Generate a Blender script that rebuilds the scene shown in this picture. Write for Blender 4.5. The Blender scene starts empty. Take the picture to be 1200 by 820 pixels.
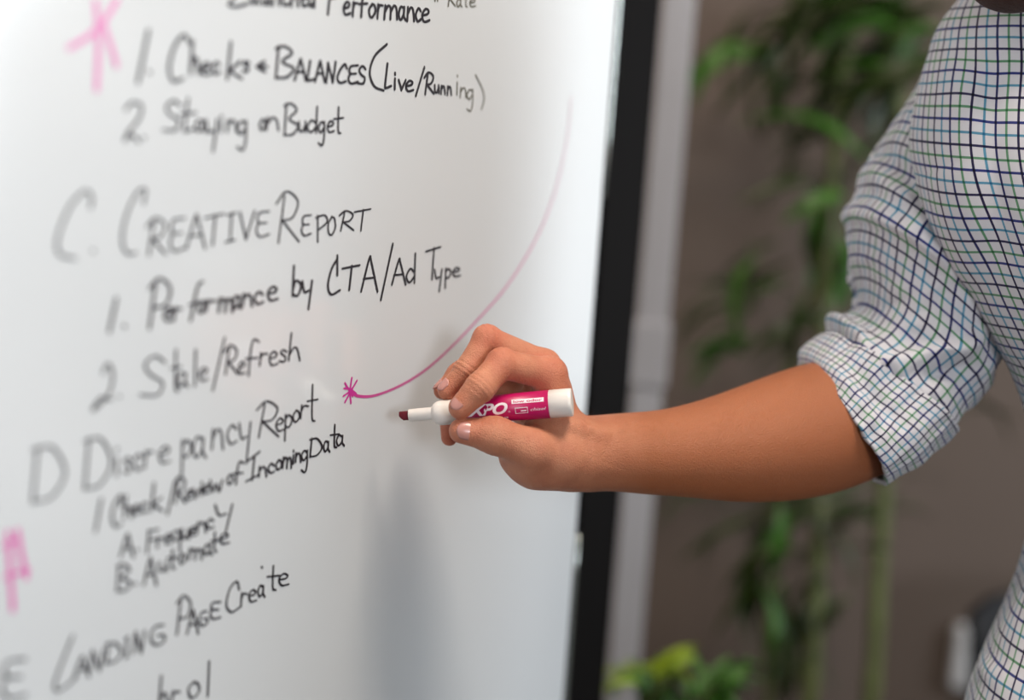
import bpy, bmesh, math, random
import numpy as np
from mathutils import Vector, Matrix, noise

# ------------------------------------------------------------------ camera
F_PX = 1666.667                       # 50 mm on a 36 mm sensor, 1200 px wide
PITCH, ROLL = math.radians(9.2), math.radians(3.9)
CAM = Vector((0, 0, 1.4))
FWD = Vector((0, math.cos(PITCH), -math.sin(PITCH)))
_R0 = Vector((1, 0, 0)); _U0 = _R0.cross(FWD)
RGT = math.cos(ROLL) * _R0 + math.sin(ROLL) * _U0
UPV = -math.sin(ROLL) * _R0 + math.cos(ROLL) * _U0

def P(px, py, d):
    """world point seen at pixel (px, py) of the 1200 x 820 frame at distance d along the view axis"""
    return CAM + d * (FWD + (px - 600) / F_PX * RGT - (py - 410) / F_PX * UPV)

scene = bpy.context.scene
COL = scene.collection
cd = bpy.data.cameras.new('camera'); cam = bpy.data.objects.new('camera', cd); COL.objects.link(cam)
cd.sensor_width = 36; cd.lens = 50; cd.clip_start = 0.02
m3 = Matrix((RGT, UPV, -FWD)).transposed()
cam.matrix_world = Matrix.Translation(CAM) @ m3.to_4x4()
cd.dof.use_dof = True; cd.dof.focus_distance = 0.945; cd.dof.aperture_fstop = 2.1; cd.dof.aperture_blades = 0
scene.camera = cam

# ------------------------------------------------------------------ world, light, exposure
w = bpy.data.worlds.new('world'); scene.world = w; w.use_nodes = True
nt = w.node_tree; nt.nodes.clear()
sky = nt.nodes.new('ShaderNodeTexSky'); sky.sky_type = 'HOSEK_WILKIE'; sky.turbidity = 6; sky.ground_albedo = 0.4
sky.sun_direction = Vector((-0.3, 0.6, 0.75)).normalized()
bgn = nt.nodes.new('ShaderNodeBackground'); bgn.inputs[1].default_value = 0.8
out = nt.nodes.new('ShaderNodeOutputWorld')
nt.links.new(sky.outputs[0], bgn.inputs[0]); nt.links.new(bgn.outputs[0], out.inputs[0])

def area(name, loc, target, sx, sy, power, color):
    l = bpy.data.lights.new(name, 'AREA'); l.shape = 'RECTANGLE'; l.size = sx; l.size_y = sy
    l.energy = power; l.color = color
    o = bpy.data.objects.new(name, l); COL.objects.link(o); o.location = loc
    o.rotation_euler = (Vector(target) - Vector(loc)).to_track_quat('-Z', 'Y').to_euler()
    return o
# daylight entering by the windows of the room, plus the ceiling panels' light
area('window_light', (1.15, -2.40, 1.95), (0.05, 1.0, 1.2), 0.75, 0.6, 46, (0.90, 0.95, 1.0))
area('window_light', (3.02, 1.20, 1.65), (0.0, 1.1, 1.3), 1.25, 1.3, 43, (0.84, 0.93, 1.0))
area('window_light', (1.60, 2.73, 1.45), (0.8, 0.0, 1.2), 0.46, 1.6, 4, (0.92, 0.97, 1.0))
area('ceiling_light', (0.40, 0.55, 2.68), (0.40, 0.55, 0), 0.5, 0.5, 30, (1.0, 0.89, 0.76))
area('ceiling_light', (-0.1, 2.1, 2.68), (-0.1, 2.1, 0), 0.6, 0.6, 8, (1.0, 0.80, 0.62))

scene.view_settings.view_transform = 'Standard'; scene.view_settings.look = 'None'
scene.view_settings.gamma = 1; scene.view_settings.exposure = -0.08
scene.view_settings.use_curve_mapping = False

# ------------------------------------------------------------------ helpers
def lin(c):
    return tuple((x / 255 / 12.92) if x / 255 <= 0.04045 else ((x / 255 + 0.055) / 1.055) ** 2.4 for x in c) + (1,)

def mat(name, rgb, rough=0.5, metal=0.0, noise_amt=0.0, noise_scale=20, bump=0.0, bump_scale=60, coat=0.0, sss=0.0, rgb2=None, spec=0.5, trans=0.0):
    m = bpy.data.materials.new(name); m.use_nodes = True
    t = m.node_tree; b = t.nodes['Principled BSDF']
    b.inputs['Roughness'].default_value = rough; b.inputs['Metallic'].default_value = metal
    b.inputs['Coat Weight'].default_value = coat; b.inputs['Coat Roughness'].default_value = 0.08
    b.inputs['Specular IOR Level'].default_value = spec
    c = lin(rgb)
    tc = t.nodes.new('ShaderNodeTexCoord')
    n = t.nodes.new('ShaderNodeTexNoise'); n.inputs['Scale'].default_value = noise_scale; n.inputs['Detail'].default_value = 4
    t.links.new(tc.outputs['Object'], n.inputs['Vector'])
    mx = t.nodes.new('ShaderNodeMix'); mx.data_type = 'RGBA'
    c2 = lin(rgb2) if rgb2 else tuple(x * (1 - noise_amt) for x in c[:3]) + (1,)
    mx.inputs[6].default_value = c; mx.inputs[7].default_value = c2
    t.links.new(n.outputs['Fac'], mx.inputs[0]); t.links.new(mx.outputs[2], b.inputs['Base Color'])
    if bump:
        n2 = t.nodes.new('ShaderNodeTexNoise'); n2.inputs['Scale'].default_value = bump_scale; n2.inputs['Detail'].default_value = 3
        t.links.new(tc.outputs['Object'], n2.inputs['Vector'])
        bp = t.nodes.new('ShaderNodeBump'); bp.inputs['Strength'].default_value = bump; bp.inputs['Distance'].default_value = 0.002
        t.links.new(n2.outputs['Fac'], bp.inputs['Height']); t.links.new(bp.outputs[0], b.inputs['Normal'])
    if sss:
        b.inputs['Subsurface Weight'].default_value = sss
        b.inputs['Subsurface Radius'].default_value = (1.0, 0.35, 0.2); b.inputs['Subsurface Scale'].default_value = 0.004
    if trans: b.inputs['Transmission Weight'].default_value = trans
    return m

def link(name, me, material=None, parent=None, smooth=True):
    o = bpy.data.objects.new(name, me); COL.objects.link(o)
    if material and not me.materials: me.materials.append(material)
    if smooth:
        for p in me.polygons: p.use_smooth = True
    if parent: 
        o.parent = parent; o.matrix_parent_inverse = parent.matrix_world.inverted()
    return o

def mesh_py(name, verts, faces, material=None, parent=None, smooth=True):
    me = bpy.data.meshes.new(name); me.from_pydata([tuple(v) for v in verts], [], faces); me.update()
    return link(name, me, material, parent, smooth)

def tag(o, label=None, cat=None, group=None, kind=None):
    if label: o['label'] = label
    if cat: o['category'] = cat
    if group: o['group'] = group
    if kind: o['kind'] = kind
    return o

def empty(name, loc=(0, 0, 0)):
    o = bpy.data.objects.new(name, None); COL.objects.link(o); o.location = loc
    o.matrix_world = Matrix.Translation(loc); o.empty_display_size = 0.05
    return o

def box(name, lo, hi, material, parent=None, bevel=0.0, M=None, seg=2):
    bm = bmesh.new(); bmesh.ops.create_cube(bm, size=1)
    for v in bm.verts:
        v.co = Vector([(lo[i] + hi[i]) / 2 + v.co[i] * (hi[i] - lo[i]) for i in range(3)])
    if bevel: bmesh.ops.bevel(bm, geom=bm.edges[:], offset=bevel, segments=seg, affect='EDGES', profile=0.6)
    if M: bmesh.ops.transform(bm, matrix=M, verts=bm.verts)
    me = bpy.data.meshes.new(name); bm.to_mesh(me); bm.free()
    return link(name, me, material, parent, smooth=False)

def catmull(pts, n=6):
    pts = [Vector(p) for p in pts]
    if len(pts) < 3: return pts
    q = [2 * pts[0] - pts[1]] + pts + [2 * pts[-1] - pts[-2]]
    out = []
    for i in range(1, len(q) - 2):
        for k in range(n):
            t = k / n
            out.append(0.5 * ((2 * q[i]) + (q[i + 1] - q[i - 1]) * t + (2 * q[i - 1] - 5 * q[i] + 4 * q[i + 1] - q[i + 2]) * t * t
                              + (3 * q[i] - q[i - 1] - 3 * q[i + 1] + q[i + 2]) * t ** 3))
    out.append(pts[-1]); return out

def tube(pts, radii, seg=10, cap=True):
    """verts, faces of a tube along pts"""
    V, Fc = [], []; pts = [Vector(p) for p in pts]; n = len(pts)
    ref = None
    for i, p in enumerate(pts):
        t = (pts[min(i + 1, n - 1)] - pts[max(i - 1, 0)]).normalized()
        if ref is None: ref = t.orthogonal().normalized()
        ref = (ref - ref.dot(t) * t).normalized(); b = t.cross(ref)
        r = radii[i] if hasattr(radii, '__len__') else radii
        for k in range(seg):
            a = 2 * math.pi * k / seg; V.append(p + r * (math.cos(a) * ref + math.sin(a) * b))
    for i in range(n - 1):
        for k in range(seg):
            Fc.append((i * seg + k, i * seg + (k + 1) % seg, (i + 1) * seg + (k + 1) % seg, (i + 1) * seg + k))
    if cap:
        Fc.append(tuple(reversed(range(seg)))); Fc.append(tuple(range((n - 1) * seg, n * seg)))
    return V, Fc

def lathe(profile, M, seg=48):
    """profile: (axial, radius) pairs along local X, placed with matrix M"""
    V, Fc = [], []
    for (a, r) in profile:
        for k in range(seg):
            t = 2 * math.pi * k / seg; V.append(M @ Vector((a, r * math.cos(t), r * math.sin(t))))
    n = len(profile)
    for i in range(n - 1):
        for k in range(seg):
            Fc.append((i * seg + k, i * seg + (k + 1) % seg, (i + 1) * seg + (k + 1) % seg, (i + 1) * seg + k))
    Fc.append(tuple(reversed(range(seg)))); Fc.append(tuple(range((n - 1) * seg, n * seg)))
    return V, Fc

# ------------------------------------------------------------------ the room
X0, X1, Y0, Y1, H = -2.2, 3.05, -2.45, 2.78, 2.7
m_wall = mat('brown_grey_wall_paint', (112, 97, 88), 0.75, noise_amt=0.08, noise_scale=3, bump=0.1, bump_scale=200)
m_light_wall = mat('off_white_wall_paint', (196, 192, 186), 0.8, noise_amt=0.05, noise_scale=3)
m_ceil = mat('ceiling_paint', (215, 212, 206), 0.85, noise_amt=0.04)
m_floor = mat('grey_carpet', (92, 88, 84), 0.95, noise_amt=0.35, noise_scale=180, bump=0.6, bump_scale=400)
m_trim = mat('white_trim_paint', (210, 210, 208), 0.5, noise_amt=0.03)
m_glass = mat('window_glass', (240, 245, 245), 0.02, trans=1.0)

tag(box('floor', (X0, Y0, -0.05), (X1, Y1, 0), m_floor), kind='structure')
tag(box('ceiling', (X0, Y0, H), (X1, Y1, H + 0.05), m_ceil), kind='structure')

def wall(name, axis, at, a0, a1, thick, holes, m):
    """wall with window openings: holes = (lo, hi, z0, z1)"""
    obj_parts = []
    bm = bmesh.new()
    cuts = [a0] + [c for h in holes for c in (h[0], h[1])] + [a1]
    def bx(u0, u1, z0, z1):
        g = bmesh.ops.create_cube(bm, size=1)['verts']
        lo = (u0, min(at, at + thick), z0) if axis == 'y' else (min(at, at + thick), u0, z0)
        hi = (u1, max(at, at + thick), z1) if axis == 'y' else (max(at, at + thick), u1, z1)
        for v in g: v.co = Vector([(lo[i] + hi[i]) / 2 + v.co[i] * (hi[i] - lo[i]) for i in range(3)])
    for i in range(len(cuts) - 1):
        hole = next((h for h in holes if abs(h[0] - cuts[i]) < 1e-6), None)
        if hole:
            bx(cuts[i], cuts[i + 1], 0, hole[2]); bx(cuts[i], cuts[i + 1], hole[3], H)
        else: bx(cuts[i], cuts[i + 1], 0, H)
    me = bpy.data.meshes.new(name); bm.to_mesh(me); bm.free()
    return tag(link(name, me, m, smooth=False), kind='structure')

HB = [(1.34, 1.88, 0.6, 2.3)]; HR = [(0.5, 1.9, 0.9, 2.35)]; HF = [(0.55, 1.95, 1.0, 2.3)]
wall('wall_back', 'y', Y1, X0, X1, 0.12, HB, m_wall)
wall('wall_right', 'x', X1, Y0, Y1, 0.12, HR, m_light_wall)
wall('wall_left', 'x', X0, Y0, Y1, -0.12, [], m_light_wall)
wall('wall_front', 'y', Y0, X0, X1, -0.12, HF, m_light_wall)
def window(n, axis, at, h):
    u0, u1, z0, z1 = h
    def bb(name, ua, ub, za, zb, t0, t1, m, par):
        lo = (ua, at + t0, za) if axis == 'y' else (at + t0, ua, za)
        hi = (ub, at + t1, zb) if axis == 'y' else (at + t1, ub, zb)
        return box(name, lo, hi, m, par)
    root = bb('window_%d' % n, u0, u1, z0 + 0.0, z0 + 0.04, 0.02, 0.08, m_trim, None); tag(root, kind='structure')
    bb('window_frame', u0, u0 + 0.04, z0 + .04, z1, 0.02, 0.08, m_trim, root); bb('window_frame', u1 - 0.04, u1, z0 + .04, z1, 0.02, 0.08, m_trim, root)
    bb('window_frame', u0 + .04, u1 - .04, z1 - 0.04, z1, 0.02, 0.08, m_trim, root)
    um = (u0 + u1) / 2
    if u1 - u0 > 1: bb('window_frame', um - 0.02, um + 0.02, z0 + .04, z1 - .04, 0.02, 0.08, m_trim, root)
window(1, 'y', Y1, HB[0]); window(2, 'x', X1, HR[0]); window(3, 'y', Y0 - 0.1, HF[0])
for k, (a, b, ax) in enumerate([((X0, Y1 - 0.015, 0), (1.34, Y1, 0.09), 0), ((X1 - 0.015, Y0, 0), (X1, Y1 - .02, 0.09), 1)]):
    tag(box(['baseboard_back', 'baseboard_right'][k], a, b, m_trim), kind='structure')

# ------------------------------------------------------------------ whiteboard plane
BD = (FWD + (820 / F_PX) * RGT + (208 / F_PX) * UPV); BD.z = 0; BD.normalize()      # direction of the lines of writing
BN = Vector((BD.y, -BD.x, 0))                                                       # faces the writer
B0 = P(430, 460, 0.955)                                                             # a point of the board face
def on_board(px, py):
    d = FWD + (px - 600) / F_PX * RGT - (py - 410) / F_PX * UPV
    t = (B0 - CAM).dot(BN) / d.dot(BN)
    return CAM + d * t
def uv(p): return ((p - B0).dot(BD), p.z)
def W(u, z, n=0.0): return Vector((B0.x, B0.y, 0)) + BD * u + Vector((0, 0, z)) + BN * n
u_edge = uv(on_board(692, 410))[0]
print('board edge u', u_edge, 'VP dir', BD, 'B0', B0, 'edge px depth', (on_board(697,410)-CAM).dot(FWD))
m_board = mat('white_enamel', (222, 225, 228), 0.14, noise_amt=0.03, noise_scale=2.5, spec=1.0)
m_black = mat('black_powder_coat', (8, 5, 5), 0.7, noise_amt=0.2, noise_scale=90, spec=.08)
m_chrome = mat('bright_aluminium', (205, 210, 205), 0.25, metal=1.0)
m_rubber = mat('black_rubber', (18, 18, 18), 0.8)
MB = Matrix.Translation((B0.x, B0.y, 0)) @ Matrix(((BD.x, BN.x, 0), (BD.y, BN.y, 0), (0, 0, 1))).to_4x4()   # local: x along, y normal, z up
UL, UR, ZB, ZT = -1.0, u_edge, 0.62, 1.92
board = empty('whiteboard', W((UL + UR) / 2, 0, -0.03))
tag(board, 'large glossy whiteboard with black handwriting, standing on a black wheeled frame', 'whiteboard')
pan = box('writing_surface', (UL, -0.012, ZB), (UR, 0, ZT), m_board, board, bevel=0.0015, M=MB)
box('backing_panel', (UL + .004, -0.022, ZB + .004), (UR - 0.004, -0.0122, ZT - .004), m_black, board, M=MB)
# black uprights of the stand, set just outside the panel
def upright(ua, ub):
    up = box('upright', (ua, -0.035, 0.10), (ub, 0.002, 1.97), m_black, board, bevel=0.003, M=MB)
    return up
GAP = 0.004
pw = uv(on_board(738, 410))[0] - UR
upright(UR + GAP, UR + pw); upright(UL - 0.07, UL - GAP)
# thin bright slivers along the gap beside the panel, two lengths of metal bead
for (za, zb) in ((0.62, 1.02), (1.335, 1.92)):
    pts = [MB @ Vector((UR + 0.003, 0.001, za + (zb - za) * k / 10 )) for k in range(11)]
    pts = [p + BD * 0.0015 * math.sin(math.pi * k / 10) for k, p in enumerate(pts)]
    V, Fc = tube(pts, 0.0016, 8); mesh_py('edge_sliver', V, Fc, m_chrome, board)
for z0 in (0.45, 1.975):
    box('crossbar', (UL - 0.07, -0.034, z0 - 0.03), (UR + pw, -0.004, z0 + 0.0), m_black, board, bevel=0.002, M=MB)
for u0 in (UL - 0.035, UR + pw / 2):
    box('foot', (u0 - 0.02, -0.24, 0.06), (u0 + 0.02, 0.20, 0.10), m_black, board, bevel=0.004, M=MB)
    for nn in (-0.215, 0.175):
        M = MB @ Matrix.Translation((u0 - 0.012, nn, 0.028))
        V, Fc = lathe([(0, 0.012), (0.001, 0.027), (0.023, 0.027), (0.024, 0.012)], M, 24)
        mesh_py('caster_wheel', V, Fc, m_rubber, board)
        V, Fc = tube([MB @ Vector((u0, nn, 0.03)), MB @ Vector((u0, nn, 0.062))], 0.006, 8); mesh_py('caster_stem', V, Fc, m_chrome, board)

# ------------------------------------------------------------------ handwriting: strokes of ink lying on the board
GL = {
 'A': [[(0,0),(.5,1),(.62,.9),(1,0)],[(.15,.38),(.85,.42)]],
 'B': [[(.15,1),(0,0)],[(.0,.95),(.5,1.02),(.9,.8),(.35,.52),(1,.3),(.6,.02),(0,0)]],
 'C': [[(1,.8),(.8,1),(.3,.7),(0,.25),(.3,0),(.9,.08)]],
 'D': [[(.15,1),(0,0)],[(0,.95),(.6,1),(1,.55),(.6,.1),(0,0)]],
 'E': [[(1,1),(.3,.95),(.1,.75),(.2,.55),(.8,.55)],[(.2,.55),(0,.25),(.3,0),(1,.1)]],
 'F': [[(.2,1),(0,0)],[(.1,.98),(1,1.08)],[(.1,.55),(.8,.62)]],
 'G': [[(.9,.95),(.3,.85),(0,.35),(.35,0),(.9,.15),(.95,.45),(.5,.45)]],
 'I': [[(.2,.95),(1,1.05)],[(.6,1),(.45,.05)],[(0,0),(.9,.08)]],
 'J': [[(.6,1),(.4,0)]],
 'L': [[(.4,1),(0,.1),(.15,0),(1,.08)]],
 'N': [[(0,0),(.2,1)],[(.2,1),(.7,0)],[(.7,0),(1,1.05)]],
 'O': [[(.5,1),(.05,.6),(.1,.1),(.5,0),(.95,.4),(.85,.9),(.5,1)]],
 'P': [[(.3,1),(0,0)],[(0,.85),(.5,1.05),(1,.85),(.8,.5),(.15,.42)]],
 'R': [[(.3,.95),(0,0)],[(-.1,.8),(.4,1.05),(.95,.85),(.7,.52),(.2,.45)],[(.2,.45),(1,.02)]],
 'S': [[(1,.85),(.6,1),(.2,.8),(.4,.55),(.9,.35),(.7,.05),(0,.05)]],
 'T': [[(0,.9),(1,1.05)],[(.55,1),(.4,0)]],
 'V': [[(0,1),(.4,0)],[(.4,0),(1,1.05)]],
 '1': [[(.9,1),(.1,0)]],
 '2': [[(.1,.85),(.5,1),(.95,.85),(.6,.35),(0,.02)],[(0,.02),(.4,.12),(1,.0)]],
 '/': [[(1,1),(0,0)]],
 '.': [[(.3,.3),(.5,.2)]],
 '(': [[(1,1),(.3,.75),(0,.4),(.25,.1),(.8,0)]],
 ')': [[(0,1),(.8,.6),(1,.3),(.7,0)]],
 '&': [[(.1,.5),(1,.5)],[(.75,1),(.2,.5),(.8,0)]],
 '"': [[(.2,1),(.1,0)],[(.8,1),(.7,0)]],
 'a': [[(.75,.9),(.3,1),(0,.45),(.25,0),(.7,.4),(.8,.95)],[(.8,.95),(.75,.3),(1,0)]],
 'b': [[(.2,2),(.05,0)],[(.05,.3),(.4,1),(.95,.7),(.6,0),(.05,.05)]],
 'c': [[(.95,.8),(.5,1),(0,.5),(.35,0),(1,.15)]],
 'd': [[(.8,.8),(.4,1),(0,.45),(.3,0),(.8,.4)],[(.95,2.1),(.85,0)]],
 'e': [[(.1,.5),(.7,.6),(.9,.85),(.5,1),(.05,.55),(.3,.02),(1,.12)]],
 'f': [[(1,1.9),(.6,2.0),(.35,1.3),(.2,0)],[(0,.95),(.9,1.0)]],
 'g': [[(.8,.85),(.4,1),(0,.5),(.3,.05),(.8,.5)],[(.85,1),(.8,-.4),(.5,-1.1),(0,-.9)]],
 'h': [[(.25,2.1),(0,0)],[(.05,.4),(.5,1),(.8,.8),(1,0)]],
 'i': [[(.5,.95),(.4,0)],[(.55,1.5),(.58,1.42)]],
 'k': [[(.25,2.1),(0,0)],[(.9,1.0),(.15,.45)],[(.15,.45),(1,0)]],
 'l': [[(.6,2.1),(.4,0)]],
 'm': [[(.08,1),(0,0)],[(.05,.5),(.3,1),(.5,.8),(.48,0)],[(.5,.5),(.75,1),(.95,.8),(1,0)]],
 'n': [[(.1,1),(0,0)],[(.05,.5),(.5,1),(.85,.8),(1,0)]],
 'o': [[(.5,1),(.05,.6),(.15,.08),(.5,0),(.95,.45),(.8,.92),(.45,1)]],
 'p': [[(.15,1),(.05,-1)],[(.1,.6),(.55,1),(1,.65),(.6,.05),(.1,.1)]],
 'q': [[(.85,.9),(.4,1),(0,.5),(.3,.05),(.8,.45)],[(.9,1),(.85,-1)]],
 'r': [[(.15,1),(0,0)],[(.05,.5),(.45,.95),(1,.95)]],
 's': [[(.95,.85),(.5,1),(.2,.75),(.8,.4),(.6,.02),(0,.08)]],
 't': [[(.5,2.0),(.45,.2),(.7,0)],[(0,1.1),(1,1.2)]],
 'u': [[(0,1),(.1,.15),(.5,.02),(.85,.5)],[(.95,1),(1,0)]],
 'v': [[(0,1),(.4,0)],[(.4,0),(1,1)]],
 'w': [[(0,1),(.2,0),(.5,.7),(.75,0),(1,1)]],
 'x': [[(0,1),(1,0)],[(1,1),(0,0)]],
 'y': [[(0,1),(.2,.2),(.6,.3)],[(.95,1.05),(.6,-1.1)]],
}
def glyph(ch, x0, x1, yt, yb):
    """strokes in pixels; for lower-case yt is the x-height line"""
    return [[(x0 + a * (x1 - x0), yb - b * (yb - yt)) for a, b in s] for s in GL[ch]]
m_ink = mat('black_dry_erase_ink', (34, 26, 34), 0.45, noise_amt=0.3, noise_scale=300)
m_inkg = mat('worn_olive_black_ink', (92, 88, 70), 0.5, noise_amt=0.3, noise_scale=300)

def ink(name, strokes, width, material, parent, colors=None, lift=0.0002, smooth_n=6):
    V, Fc, Cc = [], [], []
    for s in strokes:
        pts = catmull([Vector((a, b, 0)) for a, b in s], smooth_n)
        uvs = [uv(on_board(p.x, p.y)) for p in pts]
        # drop coincident points
        q = [uvs[0]]; keep = [0]
        for i, c in enumerate(uvs[1:], 1):
            if math.hypot(c[0] - q[-1][0], c[1] - q[-1][1]) > 2e-4: q.append(c); keep.append(i)
        if len(q) < 2: q.append((q[0][0] + 0.001, q[0][1])); keep.append(0)
        n = len(q); b0 = len(V); h = width / 2
        # round-ended ribbon
        def add(u, z): V.append(W(u, z, lift))
        tdir = []
        for i in range(n):
            a = q[max(i - 1, 0)]; b = q[min(i + 1, n - 1)]; d = math.hypot(b[0] - a[0], b[1] - a[1]) or 1
            tdir.append(((b[0] - a[0]) / d, (b[1] - a[1]) / d))
        rings = []
        for (i, f, sc) in ([(0, -.95, .35), (0, -.6, .8)] + [(i, 0, 1) for i in range(n)] + [(n - 1, .6, .8), (n - 1, .95, .35)]):
            t = tdir[i]; c = (q[i][0] + t[0] * f * h, q[i][1] + t[1] * f * h)
            sc *= .60 + .40 * abs(t[1]); add(c[0] - t[1] * h * sc, c[1] + t[0] * h * sc); add(c[0] + t[1] * h * sc, c[1] - t[0] * h * sc)
            Cc.append(keep[i] / max(1, len(pts) - 1))
            rings.append(len(V) - 2)
        for r in range(len(rings) - 1):
            a = rings[r]; Fc.append((a, a + 1, a + 3, a + 2))
        lift += 1.5e-6
    o = mesh_py(name, V, Fc, material, parent, smooth=False)
    if colors is not None:
        at = o.data.attributes.new('ink', 'FLOAT', 'POINT')
        at.data.foreach_set('value', [c for c in Cc for _ in (0, 1)])
    return o

LINES = []
def line(items, width=0.0026, material=None, label=None, name='handwriting'):
    st = []
    for it in items:
        if isinstance(it, list): st.append(it)
        else: st += glyph(*it)
    o = ink(name, st, width, material or m_ink, board)
    if label: o['label'] = label
    return o
def word(chars, pts, yt0, yb0, yt1, yb1):
    """letters with their x spans; heights interpolated along the word"""
    xa, xb = pts[0], pts[-1]; out = []
    for i, ch in enumerate(chars):
        x0, x1 = pts[2 * i], pts[2 * i + 1]; t = ((x0 + x1) / 2 - xa) / (xb - xa)
        out.append((ch, x0, x1, yt0 + (yt1 - yt0) * t, yb0 + (yb1 - yb0) * t))
    return out

line([[(282,-14),(274,-2),(268,5),(276,8),(290,4)]] + word('aunched', [294,303,307,315,319,327,331,338,341,349,353,360,362,369], -8, 4, -8, 8)
     + [('P',384,398,-26,16)] + word('erformance', [402,410,413,419,421,431,432,440,442,448,450,465,467,475,477,485,487,493,494,503], 2, 17, 11, 26), 0.0027, None, 'top line of black handwriting, cut by the frame')
line([('"',509,514,-6,1), ('R',525,533,-12,7)] + word('ate', [535,541,543,549,550,557], -1, 8, -1, 8), 0.0018, m_inkg, 'small olive note beside the top line')
line([('1',160,175,36,96), ('.',173,178,80,86), [(222,50),(215,41),(204,55),(198,80),(203,95),(214,92)], ('h',223,233,68,86)]
     + word('ec', [236,246,249,257], 74, 88, 73, 86) + [('k',266,283,72,92), ('s',284,292,72,84), ('&',299,313,72,84)]
     + [('B',323,344,55,91)] + word('ALANCES', [345,358,360,368,369,380,382,393,395,406,408,419,419,428], 70, 93, 78, 99)
     + [('(',433,453,52,106), ('L',451,458,75,103), ('i',461,464,92,104)] + word('ve', [467,475,475,484], 94, 104, 95, 108)
     + [('/',487,497,79,112), ('R',498,508,86,110)] + word('unn', [509,514,516.5,521,524,528.5], 100, 108, 102, 111), 0.0026, None, 'first numbered line of the upper list')
line([('i',534,537,96,111), ('n',539,546,103,114), ('g',547,555,105,117), (')',557,567,88,128)], 0.00178, m_inkg, 'olive-black end of the bracketed words')
line([[(147,128),(155,120),(165,124),(163,138),(150,155),(146,164)], [(146,164),(154,158),(162,166)], ('.',166,172,156,163), ('S',191,211,118,154), ('L',216,226,116,154), [(211,134),(229,132)], ('a',229,240,141,154), ('y',241,255,141,158), ('i',257,261,142,154),
      ('n',266,277,141,154), ('g',278,290,142,158), ('o',304,311,140,152), ('n',312,326,138,152), ('B',333,349,122,158), ('u',350,358,143,154), ('d',360,372,141,155), ('g',373,381,143,156), ('e',383,391,142,155), ('t',391,402,141,156)], 0.00215, None, 'second numbered line of the upper list')
line([[(106,243),(107,230),(98,224),(80,245),(67,280),(70,298),(88,303)], ('.',106,113,288,296), [(168,238),(170,222),(160,226),(147,255),(143,282),(149,297),(159,296)]]
     + word('REATIVE', [174,194,199,216,218,240,240,262,264,276,281,298,300,315], 258, 300, 247, 276)
     + [('R',326,350,227,284)] + word('E', [353,364], 252, 276, 252, 276) + [[(372,253),(372,283)], [(370,255),(380,252),(383,260),(372,270)], ('O',384,393,254,275), ('R',399,414,248,270), ('T',415,434,246,270)], 0.00192, None, 'lettered heading in capitals across the middle of the board')
line([('1',127,137,350,388), ('.',143,149,376,384), ('P',175,199,329,384), ('e',192,202,361,376), ('r',203,212,361,375), [(237,330),(231,337),(223,375)], [(222,357),(232,354)], ('o',232,240,353,366), ('r',241,252,352,364),
      ('m',256,272,350,365), ('a',273,282,347,361), ('n',284,295,345,358), ('c',298,308,342,356), ('e',313,325,336,352), ('b',342,353,329,346), ('y',354,366,330,345),
      [(395,300),(395,322)], [(395,303),(388,316),(384,335),(388,345),(398,340)], ('T',401,421,312,339), ('A',423,442,303,341), ('/',446,460,286,351), ('A',459,475,305,333), ('d',476,487,315,331), ('T',499,516,291,327)]
     + word('ype', [509,518,521,528,530,539], 317, 329, 313, 323), 0.0025, None, 'first numbered line under the middle heading')
line([[(120,437),(126,426),(132,438),(127,462),(110,480)], [(108,479),(118,466),(130,468)], ('.',137,143,460,466), ('S',164,193,417,465), ('t',200,212,434,458), ('a',208,220,437,453), ('l',226,231,432,452), ('e',233,243,431,446), ('/',249,263,396,457),
      ('R',264,278,406,438), ('e',279,287,424,438), ('f',288,303,419,440), ('r',304,313,414,428), ('e',315,325,412,428), ('s',327,336,410,424), ('h',338,351,407,422)], 0.00192, None, 'second numbered line under the middle heading')
line([('D',38,76,524,588), ('D',99,130,514,573), ('i',135,138,536,557)] + word('screp', [145,153,157,166,169,179,186,199,212,224], 537, 555, 514, 534)
     + [('a',226,241,512,536), ('n',248,261,503,526), ('c',266,277,498,520), ('y',280,294,496,518), ('R',303,326,472,512), ('e',323,332,490,505), ('p',333,342,486,501), ('o',343,351,481,494), ('r',352,361,475,490), ('t',360,372,472,493)], 0.00192, None, 'lettered heading below the pink asterisk')
line([('1',111,119,585,622), [(141,592),(142,580),(134,590),(131,606),(135,617),(142,613)], ('h',145,154,594,606), ('e',155,163,592,602), ('c',165,173,589,600), ('k',177,190,583,598), ('/',196,204,567,602), ('R',205,217,560,589), ('e',218,225,574,585),
      ('v',226,233,573,583), ('i',235,237,570,580), ('e',238,245,568,578), ('w',246,260,563,576), ('o',266,273,556,567), ('f',274,285,554,567), [(290,540),(304,529)], [(298,534),(295,562)], [(288,564),(303,556)], ('n',303,312,547,558), ('c',314,321,543,554),
      ('o',323,330,539,550), ('m',331,341,536,548), ('i',342,345,533,543), ('n',346,352,531,541), ('g',353,361,528,540), ('D',363,377,514,535), ('a',379,386,517,529), ('t',387,397,511,524), ('a',394,403,510,522)], 0.00207, None, 'numbered line closest under the third heading')
line([('A',141,156,627,652), ('.',159,164,640,645), ('F',172,185,622,647), ('r',184,190,630,641), ('e',193,200,626,637), ('q',201,212,622,634), ('u',213,221,620,631), ('e',223,230,617,627), ('n',231,241,612,623), ('c',242,250,608,619), ('y',252,273,592,606)], 0.00207, None, 'upper lettered sub-line')
line([('B',137,153,662,692), ('.',157,161,680,685), ('A',168,183,655,685), ('u',186,195,659,669), ('t',196,208,655,666), ('o',210,217,649,660), ('m',221,236,643,655), ('a',239,248,638,650), ('t',247,256,635,646), ('e',257,268,625,637)], 0.00207, None, 'lower lettered sub-line')
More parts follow.
